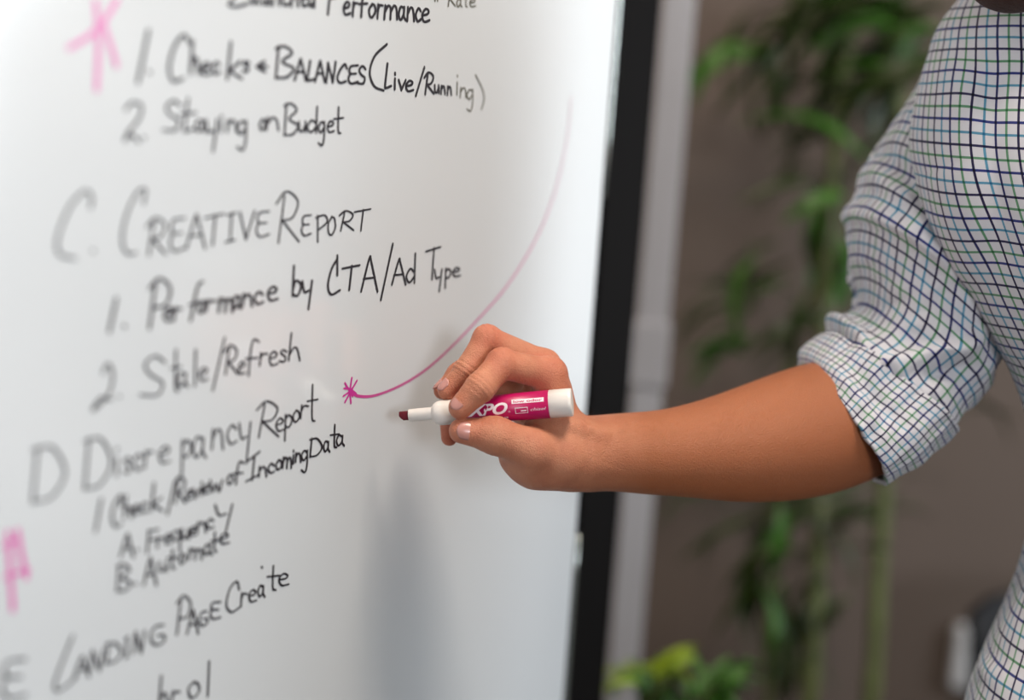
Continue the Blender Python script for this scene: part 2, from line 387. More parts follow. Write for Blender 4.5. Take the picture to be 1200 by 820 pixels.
line([('E',2,30,772,818), [(85,745),(74,772),(64,800),(67,809),(78,803),(90,792)]] + word('ANDING', [87,104,105,121,124,142,146,150,156,169,176,193], 774, 796, 727, 752)
     + [('P',207,223,700,743), ('A',219,232,716,742), ('G',233,243,715,733), ('E',246,258,705,725), [(280,690),(277,681),(269,690),(265,709),(271,717),(281,711)], ('r',282,289,695,710), ('e',291,300,691,705), ('a',302,310,686,699), ('t',313,327,677,691), ('e',326,338,672,686), ('.',305,309,660,666)], 0.00200, None, 'heading in capitals rising across the lower board')
line([('h',186,197,812,830), ('r',201,210,810,824), ('o',220,234,799,817), ('l',240,248,796,815)], 0.00207, None, 'lowest line, cut by the frame')

def pink(name, rgb, fade=None):
    m = mat(name, rgb, 0.45, noise_amt=0.15, noise_scale=250)
    if fade:
        t = m.node_tree; b = t.nodes['Principled BSDF']
        a = t.nodes.new('ShaderNodeAttribute'); a.attribute_name = 'ink'
        r = t.nodes.new('ShaderNodeValToRGB'); e = r.color_ramp.elements
        e[0].position = 0; e[0].color = lin(rgb); e[1].position = 1; e[1].color = lin((222, 205, 212))
        for pos, c in fade: k = e.new(pos); k.color = lin(c)
        t.links.new(a.outputs['Fac'], r.inputs[0]); t.links.new(r.outputs[0], b.inputs['Base Color'])
    return m
m_pink = pink('magenta_dry_erase_ink', (205, 38, 150))
m_pale = pink('pale_pink_ink', (233, 150, 200)); m_mid = pink('pink_ink', (230, 110, 185))
m_arc = pink('fading_magenta_ink', (200, 40, 140), [(.3, (200, 95, 150)), (.6, (214, 150, 180)), (.85, (218, 190, 205))])
ink('drawn_arrow', [[(412,459),(420,464),(440,463),(470,451),(500,432),(530,405),(560,374),(590,340),(615,303),(635,265),(650,225),(660,185),(666,150),(669,115)]], 0.0030, m_arc, board, colors=1, smooth_n=8)['label'] = 'curved magenta line fading upward from the small asterisk'
ink('drawn_star', [[(412,443),(410,458),(411,472)], [(418,446),(410,460),(404,471)], [(403,455),(410,456),(417,461)], [(402,464),(409,459),(414,453)], [(404,449),(413,464)]], 0.0020, m_pink, board)['label'] = 'small magenta asterisk beside the marker tip'
ink('drawn_star', [[(137,0),(122,24),(104,42),(81,56)], [(112,2),(115,50),(113,104)], [(121,28),(129,52),(136,76)]], 0.0038, m_pale, board)['label'] = 'large pale pink star at the top left'
ink('drawn_star', [[(9,624),(12,670),(15,714)], [(20,622),(25,650),(31,676)], [(6,676),(20,671),(33,668)], [(4,640),(22,632)]], 0.0032, m_mid, board)['label'] = 'large pink star at the lower left'

# ------------------------------------------------------------------ implicit-surface modelling (bodies as one continuous skin)
def smin(a, b, k):
    h = np.clip(0.5 + 0.5 * (b - a) / k, 0, 1)
    return b + (a - b) * h - k * h * (1 - h)
def cone(p, a, b, ra, rb):
    a = np.array(a, np.float32); b = np.array(b, np.float32); ab = b - a
    t = np.clip(((p - a) @ ab) / float(ab @ ab), 0, 1)
    return np.linalg.norm(p - (a + t[:, None] * ab), axis=1) - (ra + (rb - ra) * t)
def chain(p, pts, rad, k=0.003):
    d = None
    for i in range(len(pts) - 1):
        c = cone(p, pts[i], pts[i + 1], rad[i], rad[i + 1]); d = c if d is None else smin(d, c, k)
    return d
def ellipsoid(p, c, ax, r):
    q = (p - np.array(c, np.float32)) @ np.array(ax, np.float32).T / np.array(r, np.float32)
    n = np.linalg.norm(q, axis=1); return (n - 1) * min(r) if min(r) > 0.5 * max(r) else (n - 1) * n / (np.linalg.norm(q / np.array(r, np.float32), axis=1) + 1e-9)

def polygonize(fn, lo, hi, h, B=8):
    """sparse surface nets of fn(points)=0 in the box lo..hi with step h"""
    lo = np.array(lo, np.float32); n = (np.ceil((np.array(hi) - lo) / (h * B)).astype(int)) * B
    nb = n // B
    gx = [(np.arange(nb[i]) + 0.5) * B * h + lo[i] for i in range(3)]
    cc = np.stack(np.meshgrid(*gx, indexing='ij'), -1).reshape(-1, 3).astype(np.float32)
    dc = fn(cc)
    Fv = np.where(dc > 0, 1.0, -1.0).astype(np.float32).reshape(nb)
    Fv = np.repeat(np.repeat(np.repeat(Fv, B, 0), B, 1), B, 2)
    act = np.argwhere(np.abs(dc).reshape(nb) < B * h * 1.15)
    r = np.stack(np.meshgrid(*[np.arange(B)] * 3, indexing='ij'), -1).reshape(-1, 3)
    for s in range(0, len(act), 400):
        idx = (act[s:s + 400, None, :] * B + r[None]).reshape(-1, 3)
        Fv[idx[:, 0], idx[:, 1], idx[:, 2]] = fn((idx * h + lo).astype(np.float32))
    S = Fv < 0
    c = S[:-1, :-1, :-1].astype(np.int8)
    tot = sum(S[i:n[0] - 1 + i, j:n[1] - 1 + j, k:n[2] - 1 + k].astype(np.int8) for i in (0, 1) for j in (0, 1) for k in (0, 1))
    cell = np.argwhere((tot > 0) & (tot < 8))
    vid = -np.ones(np.array(S.shape) - 1, np.int32); vid[cell[:, 0], cell[:, 1], cell[:, 2]] = np.arange(len(cell))
    acc = np.zeros((len(cell), 3)); cnt = np.zeros(len(cell))
    for ax in range(3):
        e = np.eye(3, dtype=int)[ax]; o1, o2 = np.eye(3, dtype=int)[(ax + 1) % 3], np.eye(3, dtype=int)[(ax + 2) % 3]
        for a in (0, 1):
            for b in (0, 1):
                p0 = cell + a * o1 + b * o2; p1 = p0 + e
                f0 = Fv[p0[:, 0], p0[:, 1], p0[:, 2]]; f1 = Fv[p1[:, 0], p1[:, 1], p1[:, 2]]
                m = (f0 < 0) != (f1 < 0); t = np.where(m, f0 / np.where(m, f0 - f1, 1), 0)
                acc += m[:, None] * (p0 + t[:, None] * e); cnt += m
    V = acc / cnt[:, None] * h + lo
    Q = []
    for ax in range(3):
        e = np.eye(3, dtype=int)[ax]; o1, o2 = np.eye(3, dtype=int)[(ax + 1) % 3], np.eye(3, dtype=int)[(ax + 2) % 3]
        sl0 = tuple(slice(0, S.shape[i] - 1) if i == ax else slice(1, S.shape[i] - 1) for i in range(3))
        sl1 = tuple(slice(1, S.shape[i]) if i == ax else slice(1, S.shape[i] - 1) for i in range(3))
        ch = np.argwhere(S[sl0] != S[sl1]); base = ch + np.array([0 if i == ax else 1 for i in range(3)])
        ins = S[base[:, 0], base[:, 1], base[:, 2]]
        g = lambda q: vid[q[:, 0], q[:, 1], q[:, 2]]
        q = np.stack([g(base - o1 - o2), g(base - o2), g(base), g(base - o1)], 1)
        q[~ins] = q[~ins][:, ::-1]; Q.append(q)
    Q = np.concatenate(Q); Q = Q[(Q >= 0).all(1)]
    return V, Q
def np_mesh(name, V, Q):
    me = bpy.data.meshes.new(name); me.vertices.add(len(V)); me.vertices.foreach_set('co', V.astype(np.float32).ravel())
    me.loops.add(Q.size); me.loops.foreach_set('vertex_index', Q.astype(np.int32).ravel())
    me.polygons.add(len(Q)); me.polygons.foreach_set('loop_start', np.arange(len(Q), dtype=np.int32) * 4)
    me.update(calc_edges=True); me.validate(); me.polygons.foreach_set('use_smooth', np.ones(len(me.polygons), bool))
    return me

def interp_rows(rows, n):
    """Catmull-Rom through rows of floats"""
    R = [np.array(r, float) for r in rows]; q = [2 * R[0] - R[1]] + R + [2 * R[-1] - R[-2]]; out = []
    for k in range(n + 1):
        x = k / n * (len(R) - 1); i = min(int(x), len(R) - 2); t = x - i; a, b, c, d = q[i:i + 4]
        out.append(.5 * (2 * b + (c - a) * t + (2 * a - 5 * b + 4 * c - d) * t * t + (3 * b - a - 3 * c + d) * t ** 3))
    return out
# ------------------------------------------------------------------ the writer
def A3(v): return np.array([v[0], v[1], v[2]], np.float32)
def J(cx, cy, d): return A3(P(440 + cx / 3.417, 360 + cy / 3.417, d))      # joint seen in the enlarged view of the hand
MK_TIP, MK_TAIL = P(467, 487.6, 0.952), P(670.6, 471.2, 0.936)             # ends of the marker
IDX = [J(694, 268, .957), J(505, 226, .938), J(418, 322, .9262), J(340, 401, .9258)]; IDX_R = [.0108, .0097, .0096, .0078]
MID = [J(676, 234, .974), J(446, 127, .957), J(364, 256, .9505), J(290, 334, .9500)]; MID_R = [.0105, .0090, .0084, .0068]
RIN = [J(668, 262, .988), J(420, 190, .980), J(330, 268, .976), J(268, 334, .972)]; RIN_R = [.0100, .0082, .0072, .0060]
PIN = [J(664, 330, 1.003), J(470, 320, .998), J(292, 420, .984), J(296, 522, .972)]; PIN_R = [.0092, .0074, .0066, .0056]
THU = [J(800, 600, .962), J(628, 568, .940), J(478, 512, .9320), J(345, 494, .9290)]; THU_R = [.0175, .0135, .0116, .0084]
FOREARM = [(A3(P(690, 530, .985)), .0225), (A3(P(735, 530, .992)), .0238), (A3(P(785, 530, .999)), .0272), (A3(P(870, 522, 1.018)), .0375), (A3(P(945, 506, 1.040)), .0445), (A3(P(1010, 486, 1.060)), .0430)]
ELBOW = A3(P(1062, 450, 1.085)); SHOULDER = A3(P(1160, 130, 1.10))
_f = interp_rows([(*c, r) for c, r in FOREARM], 16); FOREARM = [(np.array(q[:3], np.float32), float(q[3]) - .0034) for q in _f]
WR = J(850, 590, .985)
dep = A3(FWD)
def fingers(p):
    return [chain(p, IDX, IDX_R, .004), chain(p, MID, MID_R, .004), chain(p, RIN, RIN_R, .004), chain(p, PIN, PIN_R, .004)]
def creases(p, d):
    """skin folds across the finger joints"""
    for (F, spots) in ((IDX, ((1, 0), (2, 0), (2, 1))), (MID, ((1, 0), (2, 0), (2, 1))), (THU, ((2, 0), (2, 1)))):
        for (j, kind) in spots:
            ax = F[min(j + 1, 3)] - F[j - 1]; ax = ax / np.linalg.norm(ax)
            q = p - F[j]; s = q @ ax; r = np.linalg.norm(q, axis=1)
            w = np.exp(-(r / .0115) ** 4)
            if kind == 0: g = sum(np.exp(-((s - c) / .00085) ** 2) for c in (-.0030, .0004, .0036))
            else: g = np.exp(-((s - .006 + 0.1 * np.abs(q[:, 2])) / .0009) ** 2)
            d = d + .00075 * w * g
    return d
def arm_fn(p):
    # palm: four metacarpals, heel of the hand, thumb root and the web behind the marker
    pal = cone(p, IDX[0], J(735, 560, .972), .0108, .0165)
    for a, b, ra, rb in ((MID[0], J(742, 570, .984), .0105, .0165), (RIN[0], J(750, 580, .996), .010, .016), (PIN[0], J(770, 605, 1.000), .0095, .0155)):
        pal = smin(pal, cone(p, a, b, ra, rb), .006)
    pal = smin(pal, cone(p, J(600, 400, .990), J(720, 470, .985), .013, .016), .010)
    thn = chain(p, THU, THU_R, .006)
    pal = smin(pal, cone(p, J(720, 600, .957), J(604, 606, .952), .0170, .0125), .008)
    pal = smin(pal, cone(p, J(700, 624, .978), J(820, 612, .988), .0150, .0185), .008)
    pal = smin(pal, cone(p, J(725, 330, .961), J(740, 470, .958), .0090, .0125), .008)
    pal = smin(pal, cone(p, J(655, 485, .956), J(775, 500, .966), .0100, .0150), .008)
    d = smin(pal, thn, .010)
    d = smin(d, chain(p, [J(560, 590, .955), J(640, 622, .960), J(760, 620, .972)], [.0095, .0150, .0175], .01), .014)
    # knuckles stand proud
    fs = fingers(p); out = d
    for i, f in enumerate(fs):
        out = np.minimum(out, smin(pal, f, .006))
    d = np.minimum(out, d)
    for c, r in ((IDX[1] + A3(UPV) * .0015, .0088), (MID[1] + A3(UPV) * .0012, .0082), (IDX[0] + A3(UPV) * .001 + A3(RGT) * .0015, .0105), (THU[2] - A3(UPV) * .0015, .0102)):
        d = smin(d, np.linalg.norm(p - c, axis=1) - r, .003)
    # wrist and forearm: two parallel chains make an oval section
    for off in (-.009, .009):
        pts = [WR + dep * off] + [c + dep * off * (1 - i * .04) for i, (c, r) in enumerate(FOREARM)] + [ELBOW + dep * off * .3]
        rr = [.0205] + [r for c, r in FOREARM] + [.039]
        d = smin(d, chain(p, pts, rr, .012), .010)
    d = smin(d, cone(p, ELBOW, SHOULDER, .036, .040), .02)
    # tendons and the thumb-side wrist hollow
    d = smin(d, cone(p, J(770, 480, .951), A3(P(704, 512, .962)), .0048, .0058), .005)
    d = smin(d, cone(p, J(690, 560, .942), A3(P(698, 542, .962)), .0045, .0060), .006)
    d = creases(p, d)
    return d
HF = Vector((-.80, -.50, -.30)).normalized(); HR = HF.cross(Vector((0, 0, 1))).normalized(); HU = HR.cross(HF).normalized()
CHIN = P(1176, -22, .93)
HEAD = CHIN - HF * .078 + HU * .104
def hp(f, r, u): return A3(HEAD + HF * f + HR * r + HU * u)
HAX = [A3(HF), A3(HR), A3(HU)]
# torso frame
TF = Vector((-.30, -.954, 0)); TR = TF.cross(Vector((0, 0, 1)))
def ring_centre(left_px, py, depth, a, b):
    x = left_px + 300.0; ex = 2 / 2.25
    for _ in range(4):
        c = P(x, py, depth); lo = 9e9
        for k in range(72):
            t = 2 * math.pi * k / 72; ct, st = math.cos(t), math.sin(t)
            q = c + TR * (a * math.copysign(abs(ct) ** ex, ct)) + TF * (b * math.copysign(abs(st) ** ex, st)) - CAM
            lo = min(lo, 600 + F_PX * q.dot(RGT) / q.dot(FWD))
        x += left_px + 4 - lo
    return P(x, py, depth), a, b
#            left silhouette px, row, depth, half width, half depth
TOR = [ring_centre(t[0] - 6, t[1], t[2] - .028, t[3], t[4]) for t in ((1135, 0, 1.045, .150, .085), (1098, 50, 1.04, .172, .100), (1082, 100, 1.035, .182, .112), (1070, 150, 1.03, .187, .120), (1066, 200, 1.03, .190, .124),
       (1080, 255, 1.03, .188, .127), (1108, 320, 1.03, .184, .128), (1150, 400, 1.03, .176, .127), (1196, 500, 1.03, .168, .123), (1216, 600, 1.03, .166, .122), (1196, 705, 1.03, .172, .126), (1150, 820, 1.025, .186, .135), (1128, 900, 1.03, .188, .138), (1130, 960, 1.03, .184, .134))]
NECK = TOR[0][0] + Vector((-0.02, 0, 0.03))
def head_fn(p):
    d = ellipsoid(p, hp(-.012, 0, .035), HAX, (.098, .076, .092))
    d = smin(d, ellipsoid(p, hp(.035, 0, -.02), HAX, (.060, .060, .085)), .02)
    d = smin(d, cone(p, hp(.070, 0, -.096), hp(.068, 0, -.092), .021, .021), .02)
    for s in (-1, 1):
        d = smin(d, cone(p, hp(.062, s * .012, -.098), hp(.0, s * .052, -.055), .018, .016), .02)
        d = smin(d, ellipsoid(p, hp(.062, s * .040, -.018), HAX, (.022, .022, .018)), .012)     # cheek bones
        d = np.maximum(d, -(np.linalg.norm(p - hp(.098, s * .032, .012), axis=1) - .017) * 1.0) if False else -smin(-d, (np.linalg.norm(p - hp(.101, s * .032, .012), axis=1) - .018), .008)
        ear = ellipsoid(p, hp(-.008, s * .079, -.002), HAX, (.018, .007, .032)); d = smin(d, ear, .005)
        d = -smin(-d, (np.linalg.norm(p - hp(-.002, s * .088, -.002), axis=1) - .009), .003)
        d = smin(d, ellipsoid(p, hp(.090, s * .011, -.036), HAX, (.009, .008, .007)), .005)     # nostril wings
    d = smin(d, cone(p, hp(.088, 0, .018), hp(.112, 0, -.026), .006, .0095), .008)              # nose
    d = smin(d, cone(p, hp(.074, -.03, .032), hp(.074, .03, .032), .010, .010), .012)           # brow
    d = smin(d, cone(p, hp(.0905, -.017, -.062), hp(.0905, .017, -.062), .0052, .0052), .005)   # lips
    d = smin(d, cone(p, hp(.0890, -.015, -.073), hp(.0890, .015, -.073), .0058, .0058), .005)
    neck0 = hp(-.022, 0, -.05); neck1 = A3(NECK + Vector((0, 0, -.06)))
    d = smin(d, cone(p, neck0, neck1, .052, .062), .025)
    return d
t_hand = polygonize(arm_fn, np.min([J(200, 60, .92), J(800, 800, 1.02), A3(SHOULDER) - .08, J(200, 800, .9)], 0) - .01,
                    np.max([A3(SHOULDER) + .08, ELBOW + .07, J(600, 60, 1.02)], 0) + .01, .00082)
t_head = polygonize(head_fn, A3(HEAD) - np.array([.16, .16, .27], np.float32), A3(HEAD) + np.array([.20, .16, .16], np.float32), .0028)
# the other arm hangs at the far side, hidden beyond the frame: same skin, coarser
LSH = TOR[2][0] - TR * .178 + Vector((0, 0, -.035)); LEL = LSH - TR * .05 + Vector((0.01, .05, -.27)); LWR = LEL + TF * .06 - TR * .0 + Vector((0, 0, -.235))
LPM = LWR + TF * .012 + Vector((0, 0, -.075))
def left_fn(p):
    d = chain(p, [A3(LSH), A3(LEL), A3(LEL + (LWR - LEL) * .3), A3(LWR)], [.052, .043, .042, .025], .02)
    for i in range(4):
        o = TF * (.030 - .020 * i); base = A3(LPM + o * .9); L = (.044, .050, .046, .036)[i]
        pal = cone(p, A3(LWR + o * .5), base, .017, .0105); d = smin(d, pal, .008)
        d2 = chain(p, [base, base + A3(TR * .006 + Vector((0, 0, -L * .8))), base + A3(TR * .022 + Vector((0, 0, -L * 1.35))), base + A3(TR * .034 + Vector((0, 0, -L * 1.7)))], [.0098, .0086, .0078, .0064], .003)
        d = np.minimum(d, smin(d, d2, .002))
    d = smin(d, chain(p, [A3(LWR + TF * .018), A3(LWR + TF * .042 + TR * .01 + Vector((0, 0, -.04))), A3(LWR + TF * .052 + TR * .02 + Vector((0, 0, -.075))), A3(LWR + TF * .048 + TR * .03 + Vector((0, 0, -.10)))], [.016, .0125, .0105, .0080], .004), .006)
    return d
t_left = polygonize(left_fn, np.min([A3(LSH), A3(LEL), A3(LPM)], 0) - .13, np.max([A3(LSH), A3(LEL), A3(LPM)], 0) + .1, .0022)
Vs = [t_hand[0], t_head[0], t_left[0]]; off = 0; Qs = []
for V_, Q_ in (t_hand, t_head, t_left): Qs.append(Q_ + off); off += len(V_)
bodyV = np.concatenate(Vs); body_me = np_mesh('body', bodyV, np.concatenate(Qs))
# flush of redder skin over knuckles and fingertips, browner tan along the forearm
red = np.zeros(len(bodyV)); pv = bodyV.astype(np.float32)
for c, r, a in ((IDX[1], .013, .8), (MID[1], .013, .8), (IDX[0], .015, .8), (MID[0], .013, .5), (THU[2], .012, .25), (IDX[3], .011, .5), (MID[3], .011, .5), (THU[3], .012, .5), (IDX[2], .010, .35), (PIN[3], .012, .9), (RIN[3], .01, .6), (RIN[2], .01, .6)):
    red = np.maximum(red, a * np.exp(-(np.linalg.norm(pv - c, axis=1) / r) ** 2))
tan_ = np.clip(((pv - A3(P(660, 520, .98))) @ A3(RGT)) / .06, 0, 1)
for nm, arr in (('flush', red), ('tan', tan_)):
    a = body_me.attributes.new(nm, 'FLOAT', 'POINT'); a.data.foreach_set('value', arr.astype(np.float32))

def skin_mat():
    m = mat('skin', (210, 146, 112), 0.48, rgb2=(170, 94, 68), noise_scale=90, bump=0.5, bump_scale=1100, sss=0.10, spec=0.5)
    t = m.node_tree; b = t.nodes['Principled BSDF']; mx = [n for n in t.nodes if n.type == 'MIX'][0]
    def over(prev, attr, rgb, fac):
        a = t.nodes.new('ShaderNodeAttribute'); a.attribute_name = attr
        q = t.nodes.new('ShaderNodeMix'); q.data_type = 'RGBA'; ml = t.nodes.new('ShaderNodeMath'); ml.operation = 'MULTIPLY'; ml.inputs[1].default_value = fac
        t.links.new(a.outputs['Fac'], ml.inputs[0]); t.links.new(ml.outputs[0], q.inputs[0]); t.links.new(prev, q.inputs[6]); q.inputs[7].default_value = lin(rgb)
        return q.outputs[2]
    o = over(mx.outputs[2], 'tan', (160, 92, 54), .95); o = over(o, 'flush', (205, 98, 76), .6)
    t.links.new(o, b.inputs['Base Color'])
    return m
m_skin = skin_mat()
fc = TOR[9][0]; person = empty('person', (fc.x, fc.y, 0))
tag(person, 'person in a checked shirt with the sleeve rolled to the elbow, writing on the whiteboard', 'person')
body = link('body', body_me, m_skin, person)

# finger nails, each a small curved plate let into the finger
m_nail = mat('fingernail', (196, 138, 128), 0.25, noise_amt=0.06, noise_scale=300, spec=0.6)
def nail(tip, prev, rad, normal, width, length, back):
    ax = Vector([float(x) for x in (tip - prev)]).normalized(); n = Vector(normal); n = (n - n.dot(ax) * ax).normalized(); s = ax.cross(n)
    c = Vector([float(x) for x in tip]); V, Fc = [], []; NU, NV = 9, 9
    for i in range(NU):
        for j in range(NV):
            u = -1 + 2 * i / (NU - 1); v = j / (NV - 1)
            a = u * width / rad
            taper = (1 - .10 * v) * (1 - .50 * max(0, (0.30 - v) / .30) ** 2) * (1 - .30 * max(0, (v - .85) / .15) ** 2)
            sag = -.0009 * max(0, v - .5) ** 2 * 4
            rr = rad * (1.0) + .00035 + sag
            V.append(c + ax * (back + v * length * (1 - .12 * u * u)) + rr * (math.cos(a * taper) * n + math.sin(a * taper) * s))
    for i in range(NU - 1):
        for j in range(NV - 1): Fc.append((i * NV + j, (i + 1) * NV + j, (i + 1) * NV + j + 1, i * NV + j + 1))
    o = mesh_py('fingernail', V, Fc, m_nail, person)
    md = o.modifiers.new('s', 'SOLIDIFY'); md.thickness = .0006; md.offset = -1
    return o
nail(IDX[3], IDX[2], .0077, (RGT * -.25 - FWD * .9 + UPV * .55), .0052, .0102, -.0060)
nail(MID[3], MID[2], .0070, (RGT * -.35 - FWD * .45 + UPV * .85), .0052, .0098, -.0055)
nail(THU[3], THU[2], .0087, (RGT * -.05 - FWD * .98 + UPV * .10), .0066, .0128, -.0085)
nail(RIN[3], RIN[2], .0064, (RGT * -.5 - FWD * .1 + UPV * .85), .0045, .009, -.005)

# ------------------------------------------------------------------ checked shirt
def shirt_mat(name, base=(203, 200, 205)):
    m = bpy.data.materials.new(name); m.use_nodes = True; t = m.node_tree; b = t.nodes['Principled BSDF']
    b.inputs['Roughness'].default_value = 0.85; b.inputs['Specular IOR Level'].default_value = .2
    b.inputs['Sheen Weight'].default_value = .15
    uvn = t.nodes.new('ShaderNodeUVMap'); uvn.uv_map = 'cloth'; sp = t.nodes.new('ShaderNodeSeparateXYZ'); t.links.new(uvn.outputs[0], sp.inputs[0])
    outs = []
    for k, (l0, l1, l2, l3) in enumerate((((48, 52, 112), (118, 176, 132), (50, 42, 84), (110, 178, 206)), ((58, 68, 142), (112, 172, 128), (52, 48, 92), (106, 174, 202)))):
        d = t.nodes.new('ShaderNodeMath'); d.operation = 'DIVIDE'; d.inputs[1].default_value = .0332
        fr = t.nodes.new('ShaderNodeMath'); fr.operation = 'FRACT'
        t.links.new(sp.outputs[k], d.inputs[0]); t.links.new(d.outputs[0], fr.inputs[0])
        r = t.nodes.new('ShaderNodeValToRGB'); r.color_ramp.interpolation = 'CONSTANT'; e = r.color_ramp.elements
        W_ = (1, 1, 1, 1); stops = [(0, lin(l0)), (.052, W_), (.25, lin(l1)), (.297, W_), (.5, lin(l2)), (.550, W_), (.75, lin(l3)), (.797, W_)]
        e[0].position = 0; e[0].color = stops[0][1]; e[1].position = stops[1][0]; e[1].color = stops[1][1]
        for pos, c in stops[2:]: q = e.new(pos); q.color = c
        t.links.new(fr.outputs[0], r.inputs[0]); outs.append(r.outputs[0])
    mm = t.nodes.new('ShaderNodeMix'); mm.data_type = 'RGBA'; mm.blend_type = 'MULTIPLY'; mm.inputs[0].default_value = 1
    t.links.new(outs[0], mm.inputs[6]); t.links.new(outs[1], mm.inputs[7])
    m2 = t.nodes.new('ShaderNodeMix'); m2.data_type = 'RGBA'; m2.blend_type = 'MULTIPLY'; m2.inputs[0].default_value = 1
    m2.inputs[6].default_value = lin(base); t.links.new(mm.outputs[2], m2.inputs[7]); t.links.new(m2.outputs[2], b.inputs['Base Color'])
    # fine weave
    wv = t.nodes.new('ShaderNodeTexNoise'); wv.inputs['Scale'].default_value = 1800; wv.inputs['Detail'].default_value = 2
    t.links.new(uvn.outputs[0], wv.inputs['Vector']); bp = t.nodes.new('ShaderNodeBump'); bp.inputs['Strength'].default_value = .25; bp.inputs['Distance'].default_value = .0004
    t.links.new(wv.outputs['Fac'], bp.inputs['Height']); t.links.new(bp.outputs[0], b.inputs['Normal'])
    return m
m_shirt = shirt_mat('checked_cotton')

def seg_dist(v, line):
    """signed distance, in the picture-facing x-z plane, of v to a fold line; also the position along it"""
    best = (9, 0, 0)
    L = 0; tot = sum((b - a).length for a, b in zip(line, line[1:]))
    for a, b in zip(line, line[1:]):
        ab = b - a; l = ab.length; t = max(0, min(1, (v - a).dot(ab) / (l * l))); q = v - (a + ab * t)
        s = ab.x * q.y - ab.y * q.x; dd = q.length
        if dd < best[0]: best = (dd, 1 if s > 0 else -1, (L + t * l) / tot)
        L += l
    return best
def apply_folds(V, N, folds):
    out = []
    for v, n in zip(V, N):
        d = Vector((0, 0, 0))
        if n.dot(-FWD) > -0.25:
            p2 = Vector((v.dot(RGT), v.dot(UPV)))
            for (line, wa, wb, amp) in folds:
                dd, s, t = seg_dist(p2, line)
                w_ = wa if s > 0 else wb
                if dd < 3 * w_:
                    d += n * (amp * math.exp(-(dd / w_) ** 2) * math.sin(math.pi * min(1, max(0, t)) ) ** .5)
        out.append(v + d)
    return out
def fold(pts, depth, wa, wb, amp):
    q = catmull([P(x, y, depth) for x, y in pts], 5); return ([Vector((v.dot(RGT), v.dot(UPV))) for v in q], wa, wb, amp)
def grid_normals(V, NI, NJ, wrap):
    N = []
    for i in range(NI):
        for j in range(NJ):
            a = V[min(i + 1, NI - 1) * NJ + j] - V[max(i - 1, 0) * NJ + j]
            j1 = (j + 1) % NJ if wrap else min(j + 1, NJ - 1); j0 = (j - 1) % NJ if wrap else max(j - 1, 0)
            N.append((V[i * NJ + j1] - V[i * NJ + j0]).cross(a).normalized())
    return N
def cloth_grid(name, V, NI, NJ, UV, parent, wrap=True, thick=.0012, material=None):
    """grid of NI rings by NJ points; UV is per (ring, column 0..NJ) so the seam does not smear"""
    Fc, L = [], []
    for i in range(NI - 1):
        for j in range(NJ if wrap else NJ - 1):
            j1 = (j + 1) % NJ
            Fc.append((i * NJ + j, i * NJ + j1, (i + 1) * NJ + j1, (i + 1) * NJ + j))
            L += [UV[i][j], UV[i][j + 1], UV[i + 1][j + 1], UV[i + 1][j]]
    me = bpy.data.meshes.new(name); me.from_pydata([tuple(v) for v in V], [], Fc); me.update()
    ul = me.uv_layers.new(name='cloth'); ul.data.foreach_set('uv', [c for q in L for c in q])
    o = link(name, me, material or m_shirt, parent)
    if thick: md = o.modifiers.new('s', 'SOLIDIFY'); md.thickness = thick; md.offset = -1
    return o

# --- torso of the shirt
NI, NJ = 190, 260
rows = interp_rows([(c.x, c.y, c.z, a, b) for c, a, b in TOR], NI - 1)
V = []
for i, r in enumerate(rows):
    c = Vector(r[:3]); a, b = r[3], r[4]
    for j in range(NJ):
        th = 2 * math.pi * j / NJ; ct, st = math.cos(th), math.sin(th)
        e = 2 / 2.25
        x = a * math.copysign(abs(ct) ** e, ct); y = b * math.copysign(abs(st) ** e, st)
        V.append(c + TR * x + TF * y)
N = grid_normals(V, NI, NJ, True)
sgn = 1 if N[NI // 2 * NJ].dot(TR) > 0 else -1; N = [n * sgn for n in N]
V2 = []
for k, (v, n) in enumerate(zip(V, N)):
    i, j = divmod(k, NJ)
    wv = noise.noise(Vector((v.x * 9, v.y * 9, v.z * 3.0))) * .006 + noise.noise(Vector((v.x * 26 + v.z * 5, v.y * 26, v.z * 6))) * .0022
    V2.append(v + n * wv)
TF_FOLDS = [fold([(1100, 200), (1120, 280), (1150, 350), (1190, 430)], .99, .012, .006, .006),
            fold([(1130, 30), (1145, 120), (1150, 230), (1165, 330)], .95, .008, .010, .0030),
            fold([(1175, 60), (1160, 160), (1172, 260), (1185, 360)], .95, .007, .008, -.0030),
            fold([(1165, 740), (1185, 770), (1200, 800)], .95, .008, .008, -.003), fold([(1160, 790), (1180, 805), (1200, 815)], .95, .006, .006, .003)]
V = apply_folds(V2, N, TF_FOLDS)
UV = []
for i in range(NI):
    z = 0 if i == 0 else UV[i - 1][0][1] - (Vector(rows[i][:3]) - Vector(rows[i - 1][:3])).length
    row = [(0.0, z)]; u = 0
    r = rows[i]
    # cloth width is that of the chest ring, so the lines run down the body nearly unbroken
    for j in range(NJ):
        A_ = V2[min(i, NI - 1) * NJ + j]; B_ = V2[i * NJ + (j + 1) % NJ]; u += (B_ - A_).length
        row.append((u, z))
    front = NJ // 4; u0 = row[front][0] - 0.0; row = [(uu - u0, zz + .003 * math.sin(uu * 14)) for uu, zz in row]
    UV.append(row)
torso = cloth_grid('shirt_body', V, NI, NJ, UV, person, True, .0012)
torso['label'] = 'body of the white shirt with blue, green and teal check lines'
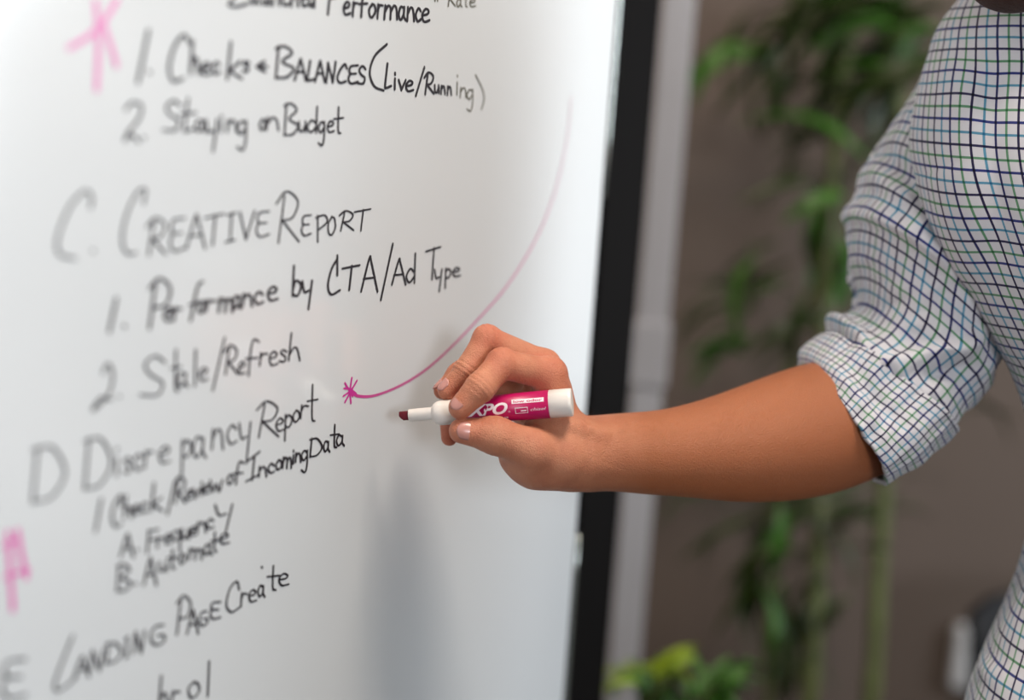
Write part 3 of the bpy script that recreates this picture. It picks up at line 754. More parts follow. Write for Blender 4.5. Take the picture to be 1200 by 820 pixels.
# shoulders: from the top ring up to the collar
top = [V[j] for j in range(NJ)]; NK = 26; V = []; UVs = []
CO = []   # collar ring
for j in range(NJ):
    th = 2 * math.pi * j / NJ; CO.append(NECK + TR * (.066 * math.cos(th)) + TF * (.068 * math.sin(th) + .004) + Vector((0, 0, -.012 - .030 * math.sin(th))))
for i in range(NK):
    t = i / (NK - 1)
    for j in range(NJ):
        p0, p1 = top[j], CO[j]; h = math.sin(t * math.pi / 2); q = p0.lerp(p1, t); q.z = p0.z + (p1.z - p0.z) * h ** .8
        V.append(q)
UVs = []
for i in range(NK):
    row = []
    for j in range(NJ + 1):
        b = UV[0][j]; d = (V[i * NJ + j % NJ] - top[j % NJ]).length; row.append((b[0] * (1 - .25 * i / NK), b[1] + d))
    UVs.append(row)
cloth_grid('shirt_yoke', V, NK, NJ, UVs, person, True, .0012)
# collar: standing band folded over
V = []; UVs = []; prof = [(0, -.002), (.0, .012), (.001, .026), (.004, .036), (.011, .036), (.016, .020), (.022, .002), (.027, -.014)]
for i, (o_, h_) in enumerate(prof):
    row = []
    for j in range(NJ + 1):
        if j < NJ:
            th = 2 * math.pi * j / NJ; rad = (CO[j] - NECK); rad.z = 0; rad.normalize()
            gap = math.exp(-((th - math.pi / 2) / .16) ** 2); V.append(CO[j] + rad * (o_ + .001) + Vector((0, 0, h_ * (1 - .55 * gap) - (.010 * gap if i > 5 else 0))))
        row.append((j / NJ * .42, i * .011 + .004))
    UVs.append(row)
cloth_grid('shirt_collar', V, len(prof), NJ, UVs, person, True, .0015)

# --- right sleeve: rings through the seen outline
#        outline left px      outline right px      centre depth, half depth
SL = [(1172, -20, 1262, 118, 1.062, .060), (1128, 26, 1240, 180, 1.062, .066), (1076, 96, 1222, 250, 1.064, .072), (1036, 165, 1206, 320, 1.067, .075), (1005, 232, 1188, 372, 1.070, .075), (997, 300, 1172, 408, 1.073, .073),
      (1000, 346, 1162, 432, 1.076, .070), (992, 366, 1150, 455, 1.078, .067), (972, 384, 1126, 486, 1.074, .064), (956, 402, 1092, 520, 1.066, .060)]
CF = [(966, 388, 1118, 506, 1.070, .066), (950, 402, 1090, 532, 1.065, .066), (943, 415, 1064, 553, 1.060, .065), (942, 430, 1034, 571, 1.053, .062)]
def sleeve(name, SL, NI, NJ, folds, ruck, v0=0.0, ripple=0.0, cs=1.0, bk=0.0):
    rows = interp_rows([(*P(a, b, d + .006 + bk * (1 - q / (len(SL) - 1))), *P(c, e, d - .006 + bk * (1 - q / (len(SL) - 1))), h) for q, (a, b, c, e, d, h) in enumerate(SL)], NI - 1)
    V = []
    for i, r in enumerate(rows):
        Lp, Rp, h = Vector(r[:3]), Vector(r[3:6]), r[6]; c = (Lp + Rp) / 2; ax = (Rp - Lp) / 2
        for j in range(NJ):
            th = 2 * math.pi * j / NJ; e = 2 / 2.15; ct, st = math.cos(th), math.sin(th)
            V.append(c + ax * math.copysign(abs(ct) ** e, ct) - FWD * h * math.copysign(abs(st) ** e, st))
    N = grid_normals(V, NI, NJ, True)
    cN = (Vector(rows[NI // 2][:3]) + Vector(rows[NI // 2][3:6])) / 2
    if N[NI // 2 * NJ].dot(V[NI // 2 * NJ] - cN) < 0: N = [-n for n in N]
    # cloth coordinates before the folds
    UV = []
    sv = [0.0] * NJ
    ref = [[0.0] * NJ]
    for i in range(1, NI):
        sv = [sv[j] + (V[i * NJ + j] - V[(i - 1) * NJ + j]).length for j in range(NJ)]; ref.append(sv[:])
    for i in range(NI):
        u = 0; row = []; m = sum(ref[i]) / NJ
        for j in range(NJ + 1):
            row.append((u * cs, v0 + cs * (.6 * ref[i][j % NJ] + .4 * m))); u += (V[i * NJ + (j + 1) % NJ] - V[i * NJ + j % NJ]).length
        u0 = row[NJ // 4][0]; UV.append([(a - u0, b) for a, b in row])
    V2 = []
    for k, (v, n) in enumerate(zip(V, N)):
        i, j = divmod(k, NJ); t = i / (NI - 1); th = 2 * math.pi * j / NJ
        a = noise.noise(Vector((v.x * 17, v.y * 17, v.z * 17))) * .005 + noise.noise(Vector((v.x * 45, v.y * 45, v.z * 45 + 3))) * .0016
        a += ruck(t, th) + .0022 * noise.noise(Vector((v.x * 30 + v.z * 30, (v.x - v.z) * 90, v.y * 20)))
        if ripple: a += ripple * (.5 + .5 * t) * math.sin(5 * th + 3 * t) * (.5 + .5 * math.cos(2 * th))
        V2.append(v + n * a)
    V3 = apply_folds(V2, N, folds)
    return V3, UV
SF = [fold([(1018, 222), (1036, 238), (1065, 262), (1105, 300), (1130, 330)], 1.0, .010, .004, .0085),       # the fold crossing the upper arm
      fold([(1060, 120), (1075, 160), (1058, 200), (1070, 240)], 1.0, .006, .008, .0045),
      fold([(1080, 90), (1066, 150), (1078, 205), (1110, 290)], 1.0, .007, .005, -.007),
      fold([(1035, 170), (1050, 215), (1080, 255)], 1.0, .006, .006, -.0035),
      fold([(1022, 428), (1060, 424), (1110, 410), (1160, 392)], 1.0, .005, .010, .0110),                      # elbow folds
      fold([(1010, 440), (1050, 455), (1085, 478), (1110, 484)], 1.0, .008, .004, -.009),
      fold([(985, 385), (1010, 405), (1030, 432)], 1.0, .007, .005, -.007),
      fold([(1000, 352), (1015, 372), (1024, 395), (1018, 420)], 1.0, .005, .007, .008),
      fold([(1060, 440), (1105, 438), (1155, 425)], 1.0, .006, .006, -.005),
      fold([(1045, 300), (1035, 340), (1045, 390)], 1.0, .012, .010, -.004)]
V, UV = sleeve('sleeve', SL, 170, 200, SF, lambda t, th: 0.0035 * math.sin(26 * t + 2.2 * math.sin(th)) * max(0, t - .62) / .38, bk=.020)
sl = cloth_grid('sleeve', V, 170, 200, UV, person, True, .0012)
sl['label'] = 'right sleeve, its check running aslant and bunched at the elbow'
CFF = [fold([(1000, 415), (1020, 460), (1062, 505)], 1.0, .006, .006, -.004), fold([(960, 405), (1010, 470), (1045, 545)], 1.0, .005, .006, .003)]
V, UV = sleeve('cuff', CF, 40, 200, CFF, lambda t, th: .002 * math.sin(7 * th) * (1 - t), v0=.013, cs=1.5)
# turn the hem inward to make the rolled edge
cf = cloth_grid('rolled_cuff', V, 40, 200, UV, person, True, .004)
cf['label'] = 'rolled-up cuff at the elbow'

# left sleeve, buttons, trousers and shoes: beyond the frame, simple but whole
def tube_cloth(name, pts, radii, seg, material, n=12):
    p = catmull(pts, n); R = interp_rows([[r] for r in radii], len(p) - 1); V, Fc = tube(p, [float(r[0]) for r in R], seg, False)
    V = [v + Vector((1, 1, 0)).normalized() * noise.noise(v * 22) * .004 for v in V]
    UV = [[(j / seg * 2 * math.pi * .06, i * .012) for j in range(seg + 1)] for i in range(len(p))]
    return cloth_grid(name, V, len(p), seg, UV, person, True, .0015, material)
tube_cloth('sleeve', [TOR[2][0] - TR * .10, LSH + Vector((0, 0, .005)), LSH.lerp(LEL, .5), LEL, LEL + (LWR - LEL) * .18], [.060, .066, .064, .060, .056], 60, m_shirt)
tube_cloth('rolled_cuff', [LEL + (LWR - LEL) * .02, LEL + (LWR - LEL) * .12, LEL + (LWR - LEL) * .24], [.061, .060, .058], 60, m_shirt)
m_button = mat('button_shell', (230, 228, 222), .3)
for k in range(6):
    i = int(20 + k * 30); r = rows[i]; c = Vector(r[:3]) + TF * (r[4] + .006)
    M = Matrix.Translation(c) @ TF.to_track_quat('X', 'Z').to_matrix().to_4x4()
    V, Fc = lathe([(-.003, .004), (-.002, .0055), (.001, .0055), (.0015, .0045), (.0005, .003)], M, 20); mesh_py('button', V, Fc, m_button, person)
m_denim = mat('dark_denim', (48, 56, 78), .85, noise_amt=.3, noise_scale=240, bump=.3, bump_scale=900)
m_leather = mat('brown_leather', (84, 56, 40), .45, noise_amt=.3, noise_scale=40)
hipc = TOR[-1][0]; 
def legs_fn(p):
    d = None
    for s in (-1, 1):
        hip = hipc + TR * (.085 * s) + Vector((0, 0, -.03)); knee = hip + TF * (.03) + TR * (.02 * s); knee.z = .48
        ank = Vector((fc.x, fc.y, .10)) + TR * (.125 * s) + TF * (-.02)
        c = chain(p, [A3(hip), A3(knee), A3(ank)], [.098, .066, .056], .03); d = c if d is None else smin(d, c, .012)
    d = smin(d, ellipsoid(p, A3(hipc + Vector((0, 0, .01))), [A3(TR), A3(TF), A3(Vector((0, 0, 1)))], (.172, .118, .10)), .03)
    cut = .085 - p[:, 2]
    return np.maximum(d, cut)
V_, Q_ = polygonize(legs_fn, [fc.x - .32, fc.y - .3, .07], [fc.x + .36, fc.y + .3, hipc.z + .12], .006)
link('trousers', np_mesh('trousers', V_, Q_), m_denim, person)
for s in (-1, 1):
    b0 = Vector((fc.x, fc.y, 0)) + TR * (.125 * s) - TF * .02
    def shoe_fn(p, b0=b0, s=s):
        d = chain(p, [A3(b0 - TF * .03 + Vector((0, 0, .045))), A3(b0 + TF * .08 + Vector((0, 0, .042))), A3(b0 + TF * .19 + TR * .01 * s + Vector((0, 0, .030)))], [.040, .044, .036], .02)
        d = smin(d, cone(p, A3(b0 + Vector((0, 0, .05))), A3(b0 + Vector((0, 0, .11))), .042, .046), .02)
        return np.maximum(d, .001 - p[:, 2])
    V_, Q_ = polygonize(shoe_fn, [b0.x - .3, b0.y - .3, -.01], [b0.x + .3, b0.y + .3, .18], .005)
    link('shoe', np_mesh('shoe', V_, Q_), m_leather, person)
# hair and eyes, plus a beard added to make the chin's underside dark
m_hair = mat('brown_hair', (62, 32, 20), .7, noise_amt=.5, noise_scale=300, bump=.8, bump_scale=400)
def hair_fn(p):
    h = head_fn(p) - .008 - .003 * np.sin(p[:, 0] * 160) * np.sin(p[:, 1] * 140 + p[:, 2] * 90); q = p - A3(HEAD); f = q @ HAX[0]; u = q @ HAX[2]
    return np.maximum(h, -(u - .025 - f * .75) )
def added_beard_fn(p):
    h = head_fn(p) - .0045; q = p - A3(HEAD); f = q @ HAX[0]; u = q @ HAX[2]; r = np.abs(q @ HAX[1])
    h = np.maximum(h, u + .052 - .6 * np.maximum(0, .03 - f)); h = np.maximum(h, -(f + .01)); h = np.maximum(h, -(u + .128))
    return np.maximum(h, .016 - np.linalg.norm(p - hp(.100, 0, -.066), axis=1))
for nm, fn in (('hair', hair_fn), ('added_beard', added_beard_fn)):
    V_, Q_ = polygonize(fn, A3(HEAD) - .17, A3(HEAD) + .17, .0035)
    o = link(nm, np_mesh(nm, V_, Q_), m_hair, person)
m_eye = mat('eye_white', (225, 222, 216), .15); m_iris = mat('iris_brown', (50, 34, 24), .1)
for s in (-1, 1):
    for nm, c, r, m in (('eye', hp(.072, s * .032, .010), .0120, m_eye), ('iris', hp(.0788, s * .032, .009), .0060, m_iris)):
        bm = bmesh.new(); bmesh.ops.create_uvsphere(bm, u_segments=20, v_segments=12, radius=r, matrix=Matrix.Translation(Vector([float(x) for x in c])))
        me = bpy.data.meshes.new(nm); bm.to_mesh(me); bm.free(); link(nm, me, m, person)
# fine hairs along the forearm, as one countless mass
random.seed(3); hv = t_hand[0]; co = np.empty(len(body_me.vertices) * 3, np.float32); nv = np.empty(len(body_me.vertices) * 3, np.float32)
body_me.vertices.foreach_get('co', co); body_me.vertices.foreach_get('normal', nv); co = co.reshape(-1, 3)[:len(hv)]; nv = nv.reshape(-1, 3)[:len(hv)]
sx = (co - A3(P(690, 530, .985))) @ A3(RGT); up_ = nv @ A3(UPV)
cand = np.where((sx > -.005) & (sx < .17) & (up_ > -.35) & (co[:, 2] < 1.32))[0]
V, Fc = [], []
for q in random.sample(list(cand), min(1500, len(cand))):
    p = Vector([float(x) for x in co[q]]); n = Vector([float(x) for x in nv[q]])
    dr = (-RGT * random.uniform(.5, 1.1) - UPV * random.uniform(.0, .5) + n * random.uniform(.25, .6)); L = random.uniform(.005, .010)
    sd = dr.cross(n).normalized() * .00005; b = len(V); mid = p + dr * L * .5 + n * .0008; tp = p + dr * L
    V += [p - sd, p + sd, mid - sd * .8, mid + sd * .8, tp]; Fc += [(b, b + 1, b + 3, b + 2), (b + 2, b + 3, b + 4)]
m_fuzz = mat('fair_arm_hair', (150, 96, 56), .5)
fz = mesh_py('arm_hair', V, Fc, m_fuzz, person, smooth=False); fz['kind'] = 'stuff'
print('body verts', len(bodyV))

# ------------------------------------------------------------------ the marker in the hand
MX = (MK_TAIL - MK_TIP); ML = MX.length; MX.normalize()
MZ = (-FWD); MZ = (MZ - MZ.dot(MX) * MX).normalized(); MY = MZ.cross(MX)     # MZ: towards the viewer side of the barrel; MY: up
MM = Matrix((( MX.x, MY.x, MZ.x, MK_TIP.x), (MX.y, MY.y, MZ.y, MK_TIP.y), (MX.z, MY.z, MZ.z, MK_TIP.z), (0, 0, 0, 1)))
print('marker length', ML, 'up', MY)
m_white = mat('white_plastic', (232, 224, 218), .32, noise_amt=.03, noise_scale=60, spec=.5)
m_label = mat('magenta_label', (182, 6, 86), .38, noise_amt=.06, noise_scale=60, spec=.5)
m_tip = mat('ink_soaked_felt', (112, 12, 36), .9, noise_amt=.5, noise_scale=500, bump=.5, bump_scale=1500)
m_print = mat('white_print', (240, 228, 232), .4); m_redprint = mat('red_print', (200, 30, 90), .4)
marker = empty('dry_erase_marker', MK_TIP)
tag(marker, 'magenta-labelled white dry-erase marker with a dark red chisel tip, held in the right hand', 'marker')
k = ML / 696.0    # length of one unit of the enlarged view
def X(cx): return (cx - 92) * k
# barrel
prof = [(X(135), .0012), (X(135) , .0040), (X(137), .0042), (X(228), .0044), (X(231), .0048), (X(236), .0062), (X(246), .0074), (X(258), .0082), (X(274), .0084), (X(292), .0084), (X(300), .0082), (X(312), .0084), (X(700), .0092), (X(701), .0094), (X(775), .0094), (X(786), .0093), (X(788), .0088), (X(788.5), .0080), (X(788.4), .002)]
V, Fc = lathe(prof, MM, 64); mesh_py('barrel', V, Fc, m_white, marker)
rb = lambda x: .0084 + (x - X(312)) / (X(700) - X(312)) * .0008
V, Fc = lathe([(X(330), rb(X(330))), (X(330), rb(X(330)) + .00016), (X(699), rb(X(699)) + .00016), (X(699), rb(X(699)))], MM, 64); lab = mesh_py('label', V, Fc, m_label, marker)
# chisel tip: a wedge of felt
tb = []
for (x, hy, hz) in ((X(137), .0031, .0030), (X(112), .0031, .0028), (X(97), .0029, .0022)):
    tb.append((x, hy, hz))
V = []
for x, hy, hz in tb:
    for a in range(16):
        t = 2 * math.pi * a / 16; c, s = math.cos(t), math.sin(t); e = .6
        V.append(MM @ Vector((x + (0 if x > X(100) else max(0, -s) * .0030), hy * math.copysign(abs(s) ** e, s), hz * math.copysign(abs(c) ** e, c))))
Fc = [(i * 16 + a, i * 16 + (a + 1) % 16, (i + 1) * 16 + (a + 1) % 16, (i + 1) * 16 + a) for i in range(2) for a in range(16)] + [tuple(range(15, -1, -1)), tuple(range(32, 48))]
mesh_py('chisel_tip', V, Fc, m_tip, marker, smooth=False)
def wrap_pt(x, y, lift=.0003):
    """(along, around) in metres, on the barrel's viewer side"""
    r = rb(x) + .00016 + lift; a = y / r; return MM @ Vector((x, r * math.sin(a), r * math.cos(a)))
def print_text(name, body_, cx0, cx1, y_c, hgt, material, shear=0.0, bold=0.0, parent=None, lift=.0001):
    """lettering bent round the barrel; spans cx0..cx1 of the enlarged view"""
    cu = bpy.data.curves.new('t', 'FONT'); cu.body = body_; cu.size = 1; cu.shear = shear; cu.offset = bold; cu.resolution_u = 4
    to = bpy.data.objects.new('t', cu); COL.objects.link(to); bpy.context.view_layer.update()
    me = bpy.data.meshes.new_from_object(to.evaluated_get(bpy.context.evaluated_depsgraph_get())); bpy.data.objects.remove(to)
    bm = bmesh.new(); bm.from_mesh(me); bmesh.ops.triangulate(bm, faces=bm.faces[:]); bmesh.ops.subdivide_edges(bm, edges=bm.edges[:], cuts=1)
    xs = [v.co.x for v in bm.verts]; ys = [v.co.y for v in bm.verts]; x0, x1, y0, y1 = min(xs), max(xs), min(ys), max(ys)
    for v in bm.verts:
        v.co = wrap_pt(X(cx0) + (v.co.x - x0) / (x1 - x0) * (X(cx1) - X(cx0)), y_c + ((v.co.y - y0) / (y1 - y0) - .5) * hgt, lift)
    bm.to_mesh(me); bm.free(); me.name = name; me.materials.clear(); return link(name, me, material, parent, smooth=False)
print_text('printed_name', 'EXPO', 350, 540, .0000, .0080, m_print, shear=.35, bold=.035, parent=lab)
def patch(name, cx0, cx1, ya, yb, material, lift, nx=14):
    V = [wrap_pt(X(cx0) + (X(cx1) - X(cx0)) * i / nx, ya + (yb - ya) * j / 4, lift) for i in range(nx + 1) for j in range(5)]
    return mesh_py(name, V, [(i * 5 + j, (i + 1) * 5 + j, (i + 1) * 5 + j + 1, i * 5 + j + 1) for i in range(nx) for j in range(4)], material, lab)
patch('printed_box', 556, 683, .0024, .0054, m_print, .00008)
print_text('printed_words', 'low odor', 563, 676, .0039, .0018, m_redprint, bold=.02, parent=lab, lift=.00016)
print_text('printed_words', 'chisel', 628, 690, -.0022, .0020, m_print, shear=.3, parent=lab)
print_text('printed_words', '\u00ae', 541, 549, -.0025, .0013, m_print, parent=lab)
print_text('printed_words', 'DRY ERASE', 450, 538, -.0068, .0013, m_print, bold=.01, parent=lab)
for (a, b, c, d) in ((568, 618, -.0003, -.0007), (568, 618, -.0040, -.0044), (568, 570, -.0044, -.0003), (616, 618, -.0044, -.0003)): patch('printed_icon', a, b, min(c, d), max(c, d), m_print, .0001, 6)
patch('printed_icon', 590, 612, -.0030, -.0022, m_print, .0001, 4)

# ------------------------------------------------------------------ things behind
m_post = mat('grey_painted_metal', (184, 183, 190), .45, noise_amt=.08, noise_scale=15)
post = empty('metal_post', P(760, 400, 1.98)); post.location.z = 0; bpy.context.view_layer.update()
pl = P(742, 410, 1.98); pr = P(779, 410, 1.98); pc = (pl + pr) / 2; wd = (pr - pl).length / 2
box('post_shaft', (pc.x - wd, pc.y - .02, .012), (pc.x + wd, pc.y + .02, H - .002), m_post, post, bevel=.004)
box('post_base', (pc.x - .06, pc.y - .06, 0), (pc.x + .06, pc.y + .06, .012), m_post, post, bevel=.003)
box('post_collar', (pc.x - wd - .004, pc.y - .024, P(762, 400, 1.98).z - .06), (pc.x + wd + .004, pc.y + .024, P(762, 400, 1.98).z + .03), m_post, post, bevel=.003)
tag(post, 'grey metal post standing behind the right edge of the whiteboard', 'post')

def on_wall(px, py, y=Y1):
    d = FWD + (px - 600) / F_PX * RGT - (py - 410) / F_PX * UPV; return CAM + d * ((y - CAM.y) / d.y)
oc = on_wall(1135, 766); m_plate = mat('white_wall_plate', (240, 240, 244), .35); m_slot = mat('dark_slot', (40, 40, 42), .6)
outl = empty('wall_outlet', (oc.x, Y1, oc.z)); tag(outl, 'white outlet box on the wall low beside the black chair', 'outlet')
box('cover_plate', (oc.x - .037, Y1 - .030, oc.z - .066), (oc.x + .037, Y1, oc.z + .066), m_plate, outl, bevel=.010, seg=4)
for dz in (-.03, .03):
    s_ = box('socket', (oc.x - .017, Y1 - .0325, oc.z + dz - .014), (oc.x + .017, Y1 - .030, oc.z + dz + .014), m_plate, outl, bevel=.001)
    for dx in (-.007, .007): box('slot', (oc.x + dx - .001, Y1 - .0332, oc.z + dz - .005), (oc.x + dx + .001, Y1 - .0324, oc.z + dz + .005), m_slot, s_)

# black chair behind the writer: only its back corner shows
m_chair = mat('black_chair_plastic', (14, 13, 20), .6, noise_amt=.2, noise_scale=60)
cp = P(1212, 708, 2.35); cz = P(1168, 706, 2.35).z; cx = P(1152, 706, 2.35).x; cy = cp.y
chair = empty('office_chair', (cx + .22, cy + .1, 0)); tag(chair, 'black chair partly hidden behind the writer at the right', 'chair')
zb = cz
V, Fc = [], []; NU, NV = 14, 12
for i in range(NU):
    for j in range(NV):
        u = i / (NU - 1); v = j / (NV - 1); z = zb - .36 * (1 - v); x = cx + .44 * u
        ins = .03 * max(0, v - .8) / .2 * (abs(2 * u - 1) ** 6); x += .03 * (1 - v) * (1 - 2 * u)
        V.append(Vector((x, cy + .05 * (1 - (2 * u - 1) ** 2) + .03 * v, z - .035 * (abs(2 * u - 1) ** 8) * (v > .85))))
for i in range(NU - 1):
    for j in range(NV - 1): Fc.append((i * NV + j, (i + 1) * NV + j, (i + 1) * NV + j + 1, i * NV + j + 1))
bk = mesh_py('backrest', V, Fc, m_chair, chair); md = bk.modifiers.new('s', 'SOLIDIFY'); md.thickness = .022; md2 = bk.modifiers.new('b', 'BEVEL'); md2.width = .006; md2.segments = 2
sz = zb - .45
box('seat', (cx, cy - .46, sz - .05), (cx + .44, cy - .02, sz), m_chair, chair, bevel=.02, seg=3)
V, Fc = tube(catmull([(cx + .22, cy - .1, sz - .03), (cx + .22, cy + .08, sz - .02), (cx + .22, cy + .09, zb - .3), (cx + .22, cy + .08, zb - .15)], 6), .016, 10); mesh_py('back_bracket', V, Fc, m_chair, chair)
V, Fc = tube([(cx + .22, cy - .24, .10), (cx + .22, cy - .24, sz - .045)], .025, 12); mesh_py('column', V, Fc, m_chair, chair)
for a in range(5):
    t = 2 * math.pi * a / 5 + .3; c0 = Vector((cx + .22, cy - .24, .10)); e = c0 + Vector((math.cos(t) * .24, math.sin(t) * .24, -.03))
    V, Fc = tube([c0, c0.lerp(e, .5), e], [.022, .018, .012], 8); mesh_py('leg', V, Fc, m_chair, chair)
    M = Matrix.Translation((e.x - .012 , e.y, .028))
    V, Fc = lathe([(0, .01), (.001, .0275), (.024, .0275), (.025, .01)], M, 16); mesh_py('caster_wheel', V, Fc, m_rubber, chair)

# ------------------------------------------------------------------ plants
random.seed(7)
def leaf_mat(name, c1, c2):
    m = mat(name, c1, .38, rgb2=c2, noise_scale=14, spec=.5, bump=.2, bump_scale=60)
    b = m.node_tree.nodes['Principled BSDF']; b.inputs['Transmission Weight'].default_value = 0.0
    return m
m_leaves = [leaf_mat('dark_leaf', (30, 46, 14), (50, 66, 18)), leaf_mat('green_leaf', (68, 122, 34), (52, 92, 24)), leaf_mat('bluish_leaf', (116, 160, 120), (80, 126, 80)), leaf_mat('yellow_green_leaf', (150, 170, 36), (118, 146, 28))]
m_stem = mat('pale_green_cane', (112, 122, 66), .55, rgb2=(70, 72, 44), noise_scale=30)
m_pot = mat('charcoal_ceramic', (58, 56, 56), .4, noise_amt=.1); m_soil = mat('potting_soil', (48, 36, 28), .95, noise_amt=.5, noise_scale=150, bump=1, bump_scale=200)
def leaf_mesh(w, droop, m, cup=.25):
    """strap leaf along +X from the origin, unit length"""
    V, Fc = [], []; n = 11
    for i in range(n):
        t = i / (n - 1); ww = w * (math.sin(math.pi * min(1, t * .96 + .04)) ** .75) * (1 - .25 * t)
        z = .18 * math.sin(t * math.pi * .9) - droop * t * t; x = t * (1 - .12 * droop * t)
        for s in (-1, -.5, 0, .5, 1): V.append((x, s * ww, z + cup * abs(s) * ww))
    for i in range(n - 1):
        for j in range(4): Fc.append((i * 5 + j, (i + 1) * 5 + j, (i + 1) * 5 + j + 1, i * 5 + j + 1))
    me = bpy.data.meshes.new('leaf'); me.from_pydata(V, [], Fc); me.update(); me.materials.append(m)
    for p in me.polygons: p.use_smooth = True
    return me
LEAF = {(k, b): leaf_mesh((.055, .095, .13)[b], (.28, .35, .2)[b], m_leaves[k]) for k in range(4) for b in range(3)}
def leaf(plant, base, tip, k, b, roll=0.0):
    o = bpy.data.objects.new('leaf', LEAF[(k, b)]); COL.objects.link(o)
    x = tip - base; L = x.length; x.normalize(); y = Vector((0, 0, 1)).cross(x)
    if y.length < .1: y = Vector((1, 0, 0))
    y.normalize(); z = x.cross(y); R = Matrix((x, y, z)).transposed().to_4x4()
    o.parent = plant; o.matrix_parent_inverse = plant.matrix_world.inverted()
    o.matrix_world = Matrix.Translation(base) @ R @ Matrix.Rotation(roll, 4, 'X') @ Matrix.Scale(L, 4)
    return o
def pot(plant, c, r, h):
    M = Matrix.Translation((c.x, c.y, 0)) @ Matrix.Rotation(-math.pi / 2, 4, 'Y')
    V, Fc = lathe([(0, r * .72), (.004, r * .76), (h * .9, r * .97), (h * .92, r * 1.03), (h, r * 1.03), (h, r * .94), (h * .88, r * .92)], M, 40); mesh_py('pot', V, Fc, m_pot, plant)
    V, Fc = lathe([(h * .84, .01), (h * .87, r * .915), (h * .885, r * .91), (h * .89, .01)], M, 32); mesh_py('soil', V, Fc, m_soil, plant)
def cane(plant, pts, r):
    q = catmull(pts, 14); n = len(q); rr = [r * (1 + .16 * (1 if i % 7 == 0 else 0)) * (1 - .2 * i / n) for i in range(n)]
    V, Fc = tube(q, rr, 12); return mesh_py('stem', V, Fc, m_stem, plant)
def plant_at(name, px, d, label):
    b = P(px, 820, d); o = empty(name, (b.x, b.y, 0)); tag(o, label, 'plant'); return o
# tall plant with the stem seen at the middle; leaf clusters as the photo shows them: (px, py, spread x, spread y, count, material, kind)
def clusters(plant, d, spec):
    for (px, py, sx, sy, n, k, b, ang, L) in spec:
        for i in range(n):
            dd = d + random.uniform(-.12, .12)
            c = P(px + random.gauss(0, sx * .45), py + random.gauss(0, sy * .45), dd)
            a = ang + random.gauss(0, 28); l = L * random.uniform(.75, 1.2)
            v = RGT * math.cos(math.radians(a)) + UPV * math.sin(math.radians(a)) + FWD * random.uniform(-.45, .45); v.normalize()
            kk = k if random.random() < .8 else random.choice((0, 1))
            leaf(plant, c - v * l * .5, c + v * l * .5, kk, b, random.uniform(-.9, .9))
A = plant_at('cane_plant', 985, 2.38, 'tall leafy plant with two pale green canes against the brown wall')
pot(A, A.location, .17, .24)
d0 = 2.35
cane(A, [Vector((A.location.x - .05, A.location.y, .2)), P(950, 800, d0), P(958, 650, d0), P(962, 480, d0), P(968, 300, d0), P(985, 120, d0), P(1000, 0, d0)], .0135)
cane(A, [Vector((A.location.x - .09, A.location.y + .03, .2)), P(900, 760, d0), P(905, 640, d0), P(915, 500, d0), P(930, 380, d0)], .008)
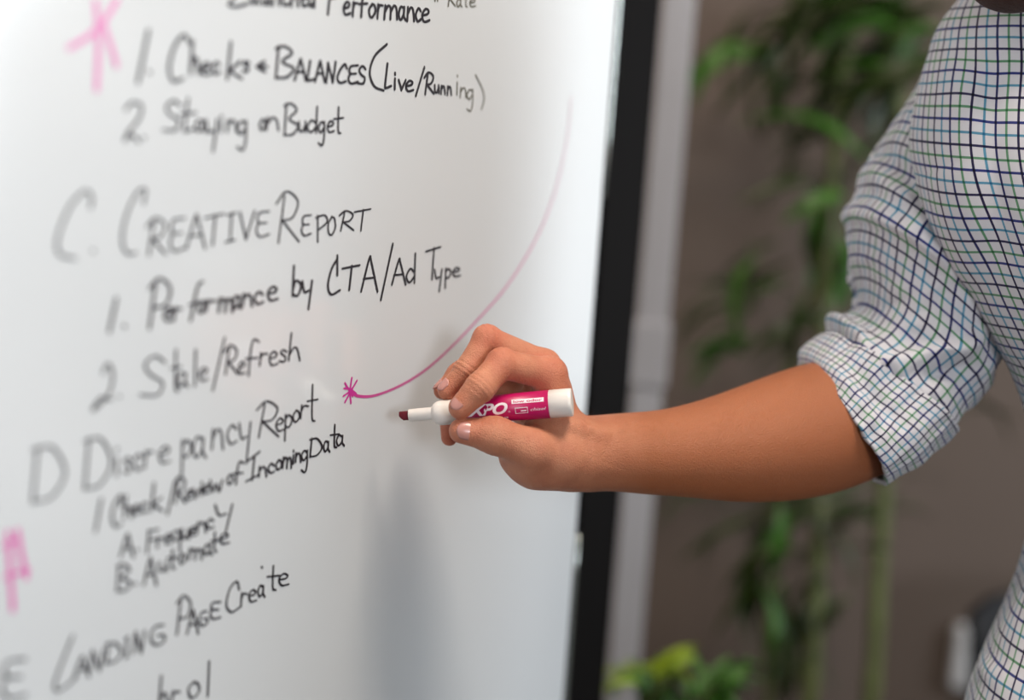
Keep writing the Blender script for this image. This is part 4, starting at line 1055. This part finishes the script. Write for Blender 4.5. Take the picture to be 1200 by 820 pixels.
clusters(A, d0, [(905, 40, 40, 30, 9, 0, 0, 200, .22), (960, 20, 50, 30, 14, 0, 1, 190, .2), (1000, 90, 40, 40, 12, 0, 1, 215, .2), (945, 150, 40, 30, 7, 0, 0, 205, .2), (860, 75, 28, 10, 3, 1, 0, 205, .2), (835, 82, 10, 8, 1, 1, 1, 205, .12),
      (905, 110, 25, 15, 4, 0, 1, 220, .16), (925, 220, 30, 14, 4, 0, 0, 200, .17), (965, 262, 18, 26, 10, 1, 2, 255, .12), (975, 325, 20, 28, 10, 1, 2, 250, .12), (880, 345, 28, 12, 5, 1, 1, 190, .15), (850, 340, 16, 8, 2, 1, 1, 180, .12),
      (836, 416, 16, 8, 3, 2, 2, 185, .11), (850, 412, 24, 12, 4, 1, 1, 185, .13), (815, 380, 24, 14, 4, 0, 0, 200, .15), (930, 395, 25, 25, 7, 0, 1, 220, .14), (890, 300, 20, 12, 2, 0, 0, 200, .12),
      (930, 600, 50, 16, 12, 0, 0, 190, .15), (955, 690, 26, 40, 10, 0, 1, 240, .12), (905, 560, 30, 12, 5, 0, 1, 200, .14), (820, 590, 30, 10, 4, 0, 0, 180, .16), (835, 632, 20, 8, 2, 0, 0, 200, .14), (905, 640, 18, 20, 7, 1, 1, 250, .14), (899, 735, 9, 26, 5, 2, 2, 280, .15), (890, 660, 14, 30, 6, 0, 1, 260, .14), (880, 700, 16, 30, 4, 0, 1, 260, .15), (950, 745, 25, 20, 5, 0, 1, 230, .14), (925, 800, 25, 16, 5, 0, 1, 250, .12)])
Bp = A; d1 = 2.42
cane(Bp, [Vector((Bp.location.x + .05, Bp.location.y + .03, .2)), P(1022, 800, d1), P(1030, 660, d1), P(1036, 560, d1), P(1040, 400, d1), P(1050, 200, d1), P(1060, 20, d1)], .0140)
clusters(Bp, d1, [(1050, 30, 45, 35, 12, 0, 1, 200, .2), (1030, 120, 30, 30, 9, 0, 1, 215, .2), (1060, 70, 20, 15, 3, 2, 1, 200, .15), (995, 40, 30, 20, 4, 1, 1, 205, .16), (1010, 190, 20, 20, 4, 0, 0, 215, .17), (1005, 610, 40, 9, 8, 0, 0, 185, .15), (985, 580, 30, 10, 4, 1, 0, 190, .14), (1000, 655, 24, 10, 3, 0, 0, 200, .13),
      (1150, 490, 16, 12, 2, 0, 0, 310, .16), (1090, 560, 20, 8, 1, 0, 0, 330, .1), (1020, 420, 25, 25, 5, 0, 1, 230, .14)])
Cp = plant_at('bushy_plant', 815, 1.74, 'low bushy plant with yellow-green leaves beside the grey post')
d2 = 1.74; pot(Cp, Cp.location, .13, .30)
for (x, y) in ((760, 800), (790, 780), (830, 800), (860, 810)): cane(Cp, [Vector((Cp.location.x + (x - 805) / 4000, Cp.location.y, .26)), P(x, 900, d2), P(x, y, d2)], .004)
clusters(Cp, d2, [(790, 775, 18, 8, 12, 3, 2, 40, .06), (765, 792, 26, 10, 10, 3, 1, 150, .07), (735, 800, 20, 8, 9, 3, 1, 170, .06), (750, 806, 30, 10, 10, 1, 2, 150, .07), (860, 800, 26, 12, 9, 1, 2, 30, .08), (820, 800, 26, 14, 8, 1, 1, 100, .08), (850, 815, 20, 8, 4, 2, 2, 60, .08), (780, 812, 40, 12, 12, 0, 1, 90, .09), (820, 850, 60, 18, 22, 1, 1, 90, .10)])
